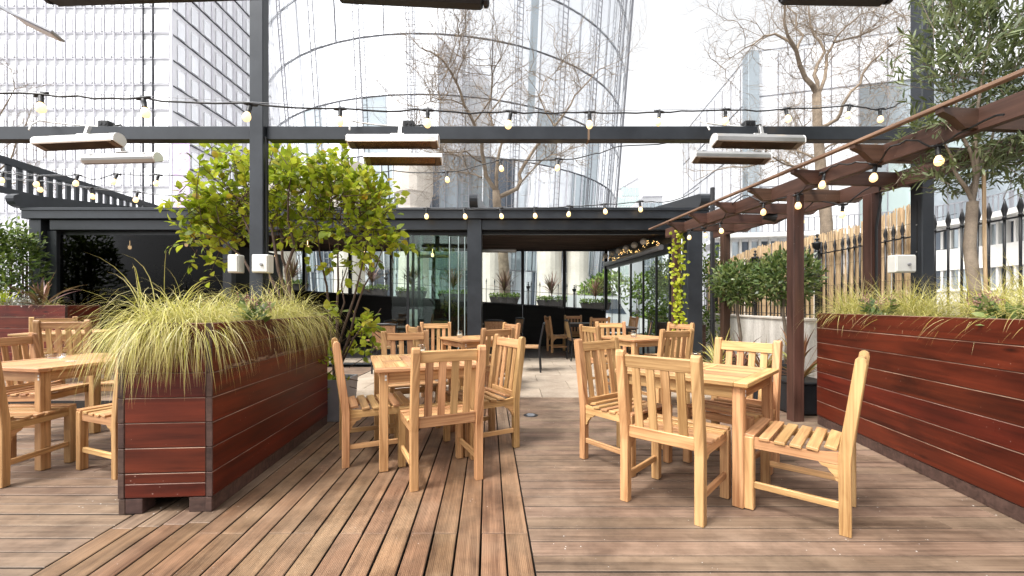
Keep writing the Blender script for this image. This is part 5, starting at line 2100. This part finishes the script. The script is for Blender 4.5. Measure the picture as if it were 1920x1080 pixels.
bp = thing('black_pot', 'square black plastic pot between the pergola post and the right planter', 'pot', (P(1500, 0, 4.85).x, 4.85, .0035))
m = MB()
m.box((0, 0, .17), (.44, .44, .34), None, .02)
m.build('pot', 'black_pot', bp)
m = MB()
m.box((0, 0, .345), (.46, .46, .03), None, .008)
m.build('rim', 'black_pot', bp)
strappy('new_zealand_flax', 'rust and green strap leaved plant in the square black pot', (bp.location.x, 4.85, .35), 46, .62, .028, 'blade_rust', .9)
for i, (px, Yq, n, mat, lab) in enumerate(((1345, 5.9, 60, 'blade_gold', 'striped strap leaved plant left of the rear teak chair by the wall'), (1392, 5.6, 60, 'blade_purple', 'bronze strap leaved plant at the foot of the white wall'), (1432, 5.3, 50, 'blade_rust', 'green and rust strap leaved plant behind the right table'))):
    t = strappy('new_zealand_flax', lab, (P(px, 0, Yq).x, Yq, .30), n, .62, .022, mat, 1.6)
    m = MB()
    m.lathe([(.13, -.296), (.17, .0), (.18, .0), (.18, .03), (.16, .03), (.15, 0)], 14)
    m.build('pot', 'black_pot', t)

# ivy on the front right pergola post
t = thing('ivy', 'yellow green ivy climbing the far pergola post', 'vine', (2.70, 6.93, .9))
pts, dd, nn_ = [], [], []
vm = MB()
for s in range(3):
    path = [Vector((-.08 + .07 * s, -.075, -.1))]
    for k in range(16):
        path.append(path[-1] + Vector((rng.gauss(0, .022), rng.gauss(0, .004), .095)))
    path = [Vector((max(-.12, min(.14, p.x)), min(-.066, p.y), p.z)) for p in path]
    vm.tube(path, .004, 5, 0, False)
    for p in path:
        for q in range(4):
            pts.append((p.x + rng.gauss(0, .035), p.y - rng.uniform(.005, .04), p.z + rng.gauss(0, .04)))
            dd.append((rng.gauss(0, .6), -.35, rng.gauss(-.3, .5)))
            nn_.append((rng.gauss(0, .4), -1, rng.gauss(.5, .3)))
mk('leaves', leaf_mesh('leaves', np.array(pts), np.array(dd), np.array(nn_), .062, .058, 'leaf_ivy', .1), t)
vm.build('vine', 'bark_brown', t)

# planting of the back left planter and the hedge beside it
strappy('cordyline', 'purple sword leaved plant in the back left planter', (P(78, 0, 7.0).x, 7.0, 1.15), 34, .72, .038, 'blade_purple', 1.1, up=1.3)
strappy('cordyline', 'bright green spiky plant at the left end of the back left planter', (P(6, 0, 7.0).x, 7.0, 1.15), 26, .34, .02, 'leaf_ivy', .3, up=1.8, out=.4)
sedge('small golden grass clump at the right end of the back left planter', (P(98, 0, 6.95).x, 6.95, 1.15), 120, .34, .05, 2.2)
t = thing('silver_shrub', 'small silver leaved shrub in the back left planter', 'shrub', (P(45, 0, 6.95).x, 6.95, 1.14))
v = nr.standard_normal((700, 3)) * np.array([.2, .1, .06]) + np.array([0, 0, .09])
mk('foliage', leaf_mesh('foliage', v, nr.standard_normal((700, 3)) + np.array([0, 0, .6]), nr.standard_normal((700, 3)) + np.array([0, 0, 1.]), .03, .014, 'leaf_silver'), t)


def leaf_mass(name, label, cat, c, ell, n, L, W, mat, group=None):
    """dense foliage on a box-shaped hedge volume"""
    t = thing(name, label, cat, c, 0, group)
    ell = np.array(ell)
    v = nr.random((n, 3)) * 2 - 1
    v = np.sign(v) * np.abs(v) ** .7
    lump = 1 + .13 * np.sin(v[:, :1] * 7 + v[:, 2:] * 5)
    p = v * ell * lump
    d = v * .6 + nr.standard_normal((n, 3)) * .7 + np.array([0, -.3, .4])
    nm = nr.standard_normal((n, 3)) * .6 + np.array([0, -.6, .7])
    mk('foliage', leaf_mesh('foliage', p + np.array([0, 0, ell[2]]), d, nm, L * (.6 + .8 * nr.random(n)), W, mat), t)
    m = MB()
    for k in range(6):
        x = rng.uniform(-.7, .7) * ell[0]
        yq = rng.uniform(-.4, .4) * ell[1]
        m.tube([(x * .8, yq, -.02), (x, yq, ell[2] * .8), (x * 1.1, yq, ell[2] * 1.7)], [.03, .02, .008], 5, 0, False)
    m.build('stems', 'bark_brown', t)
    return t


leaf_mass('hedge_shrub', 'glossy bright green shrub at the left edge beside the pavilion post', 'shrub', (-9.80, 7.75, .0), (.85, .4, 1.33), 5600, .11, .042, 'leaf_hedge', 'shrubs at the left edge')
leaf_mass('hedge_shrub', 'darker feathery shrub just left of the pavilion corner post', 'shrub', (-9.22, 8.02, .0), (.26, .22, 1.22), 1800, .10, .03, 'leaf_bay', 'shrubs at the left edge')
leaf_mass('ivy_screen', 'dark leafy screen inside the smoked left bay of the pavilion', 'hedge', (-8.0, 10.4, 0), (1.1, .35, 1.0), 3600, .11, .05, 'leaf_hedge')
leaf_mass('hedge_shrub', 'loose green shrub outside the folding glass wall', 'shrub', (4.15, 10.6, .35), (.35, 1.6, 1.0), 3800, .09, .04, 'leaf_hedge')
leaf_mass('street_hedge', 'green bushes across the street right of the rear windows', 'hedge', (6.2, 23, -.45), (2.2, 1.0, 1.6), 3000, .28, .13, 'leaf_hedge')
tb = thing('brown_planter_box', 'dark brown planter box outside the folding glass wall', 'planter', (3.75, 9.6, .0035))
for k in range(5):
    bx('board', (.5, 1.6, .155), 'mahogany_end', tb, (0, 0, .08 + .16 * k), b=.004)
strappy('cordyline', 'purple sword leaved plant in the brown planter box outside the glass', (3.72, 9.5, .80), 44, .55, .03, 'blade_purple', .9)

# window boxes on the rear railing
tr = None
for i, (x, lab) in enumerate(((-7.3, 'far left'), (-4.65, 'behind the lime shrub'), (-3.35, 'behind the sliding glass stiles'), (-1.95, 'left of the central post'), (-.25, 'in the left rear window'), (1.32, 'in the middle rear window'), (2.78, 'in the right rear window'))):
    z = -.062 * x + .09 + 1.13
    t = thing('window_box', 'dark trough planter hung on the rear railing ' + lab, 'planter', (x, 14.2, z), 0, 'trough planters on the rear railing')
    m = MB()
    m.prism([(-.42, 0), (.42, 0), (.50, .25), (-.50, .25)], .26)
    m.build('trough', 'trough', t)
    n = 420
    p = (nr.random((n, 3)) - .5) * np.array([1.0, .3, .14]) + np.array([0, 0, .29])
    mk('ground_cover', leaf_mesh('ground_cover', p, nr.standard_normal((n, 3)) + np.array([0, 0, .5]), nr.standard_normal((n, 3)) + np.array([0, -.5, 1.]), .075, .035, 'leaf_hedge'), t)
    strappy('cordyline', 'purple sword leaved plant in the trough ' + lab, (x, 14.2, z + .24), 60, .78, .032, 'blade_purple', .7, group='cordylines on the rear railing', up=1.6, out=.75, stem=.22)


# ------------------------------------------------------------------ string lights
def bulb_meshes():
    m = MB()
    m.lathe([(.006, .03), (.014, .026), (.017, .0), (.0145, -.03), (.018, -.034), (.017, -.04)], 10)
    m.tube([(-.05, 0, .03), (-.03, 0, .031), (.03, 0, .031), (.05, 0, .03)], [.007, .012, .012, .007], 8)
    m.tube([(0, -.004, .04), (.009, 0, .05), (0, .004, .06), (-.009, 0, .05), (0, -.004, .04)], .002, 4, 0, False)
    s = m.mesh('socket', 'black_plastic', True)
    m = MB()
    m.lathe([(.013, 0), (.016, -.008), (.026, -.026), (.0295, -.045), (.026, -.062), (.015, -.074), (0, -.078)], 12)
    return s, m.mesh('bulb', 'bulb_lit', True)


SO, BU = bulb_meshes()


def smooth_path(pts, k=6, sag=0.0):
    pts = [Vector(p) for p in pts]
    out = []
    n = len(pts)
    for i in range(n - 1):
        p0, p1, p2, p3 = pts[max(i - 1, 0)], pts[i], pts[i + 1], pts[min(i + 2, n - 1)]
        for q in range(k):
            t_ = q / k
            v = .5 * ((2 * p1) + (p2 - p0) * t_ + (2 * p0 - 5 * p1 + 4 * p2 - p3) * t_ ** 2 + (3 * p1 - p0 - 3 * p2 + p3) * t_ ** 3)
            v.z -= sag * 4 * t_ * (1 - t_)
            out.append(v)
    out.append(pts[-1])
    return out


def string_light(label, pts, bulbs, r=.006, sag=.01, scale=0.88, wire=True):
    """pts: path of the cable; bulbs: points it hangs from"""
    o = Vector(pts[0])
    t = thing('string_light', label, 'string light', o, 0, 'festoon string lights')
    path = [p - o for p in smooth_path(pts, 6, sag)]
    path = [p + Vector((rng.gauss(0, .003), rng.gauss(0, .003), rng.gauss(0, .004))) for p in path]
    m = MB()
    m.tube(path, r, 5)
    m.build('cable', 'black_plastic', t)
    if wire:
        m = MB()
        m.tube([Vector(p) - o + Vector((0, .01, .018)) for p in pts], .002, 4)
        m.build('support_wire', 'zinc', t)
    for b_ in bulbs:
        b_ = Vector(b_) - o
        s = mk('socket', SO, t, b_ - Vector((0, 0, .03 * scale)), (R(rng.uniform(-14, 14)), R(rng.uniform(-14, 14)), 0))
        s.scale = (scale,) * 3
        bb = mk('bulb', BU, s, (0, 0, -.036))
    return t


def s1y(px):
    k = (px - 960) / F
    return 2.54 + 1.66 * (2.8 + 2.54 * k) / (6.7 - 1.66 * k)


pp1 = [(-160, 165), (77, 176), (270, 184), (468, 195), (638, 204), (802, 207), (957, 210), (1105, 211), (1236, 209), (1360, 206), (1474, 204), (1592, 198), (1650, 205), (1696, 190)]
w1 = [P(x, y, s1y(x)) for x, y in pp1]
string_light('long festoon string with lit bulbs crossing in front of the beam', w1, w1[1:-1], .0065, .008)
pp2 = [(560, 320), (690, 322), (735, 320), (837, 322), (938, 300), (1047, 298), (1110, 290), (1160, 274), (1262, 266)]
w2 = [P(x, y, 4.9 - .7 * (x - 600) / 660) for x, y in pp2]
string_light('festoon string rising from the shrub to the beam in front of the bare tree', w2, [w2[3], w2[4], w2[5]], .006, .012, wire=False)
pp3 = [(-60, 318), (5, 323), (72, 330), (145, 328), (180, 336), (218, 326), (296, 328), (365, 328), (430, 325)]
w3 = [P(x, y, 6.6) for x, y in pp3]
string_light('upper festoon string at the left in front of the slatted railing', w3, [w3[1], w3[2], w3[3], w3[5], w3[6]], .007, .01, 1.25)
pp4 = [(-40, 332), (75, 340), (170, 353), (257, 360), (335, 368), (420, 378)]
w4 = [P(x, y, 7.0) for x, y in pp4]
string_light('lower festoon string at the left sloping down to the pavilion roof', w4, w4[1:-1], .007, .01, 1.25)
pp5 = [(700, 391), (800, 391), (870, 392), (938, 391), (1002, 390), (1068, 387), (1133, 383), (1200, 378), (1262, 376), (1310, 352)]
w5 = [P(x, y, 8.15) for x, y in pp5]
string_light('festoon string of white bulbs along the front of the pavilion roof', w5, w5[1:-2], .009, .01, 1.4)
pp6 = [(1900, 215, 2.55), (1772, 275, 3.05), (1700, 270, 3.2), (1652, 310, 3.52), (1600, 310, 3.7), (1555, 325, 4.03), (1505, 366, 4.36), (1440, 381, 4.86), (1395, 372, 5.2), (1357, 419, 5.7), (1327, 428, 6.1), (1300, 432, 6.47)]
w6 = [P(x, y, Y) + Vector((-.05, 0, 0)) for x, y, Y in pp6]
up6 = []
for i, p in enumerate(w6):
    if i in (0, 2, 4, 11):
        up6.append(p)
    else:
        up6.append(p)
string_light('festoon string looped along the pergola beam with warm bulbs', up6, [w6[i] for i in (1, 3, 5, 6, 7, 9, 10, 11)], .007, -.03, 1.0, wire=False)
w7 = [P(x, y, Y) for x, y, Y in ((1640, 345, 4.3), (1600, 372, 4.4), (1580, 384, 4.5), (1530, 378, 4.9), (1500, 400, 5.4), (1452, 418, 5.9))]
string_light('short festoon loop hanging under the rear pergola joists', w7, [w7[2], w7[4]], .007, .0, 1.0, wire=False)
sl = thing('spot_lamp', 'small black spot lamp under the rear pergola beam', 'lamp', P(1440, 408, 5.5))
m = MB()
m.tube([(-.06, 0, .02), (.08, -.03, -.01)], [.04, .055], 10)
m.build('head', 'black_plastic', sl)
bx('bracket', (.02, .02, .12), 'black_plastic', sl, (-.02, .02, .08), b=0)
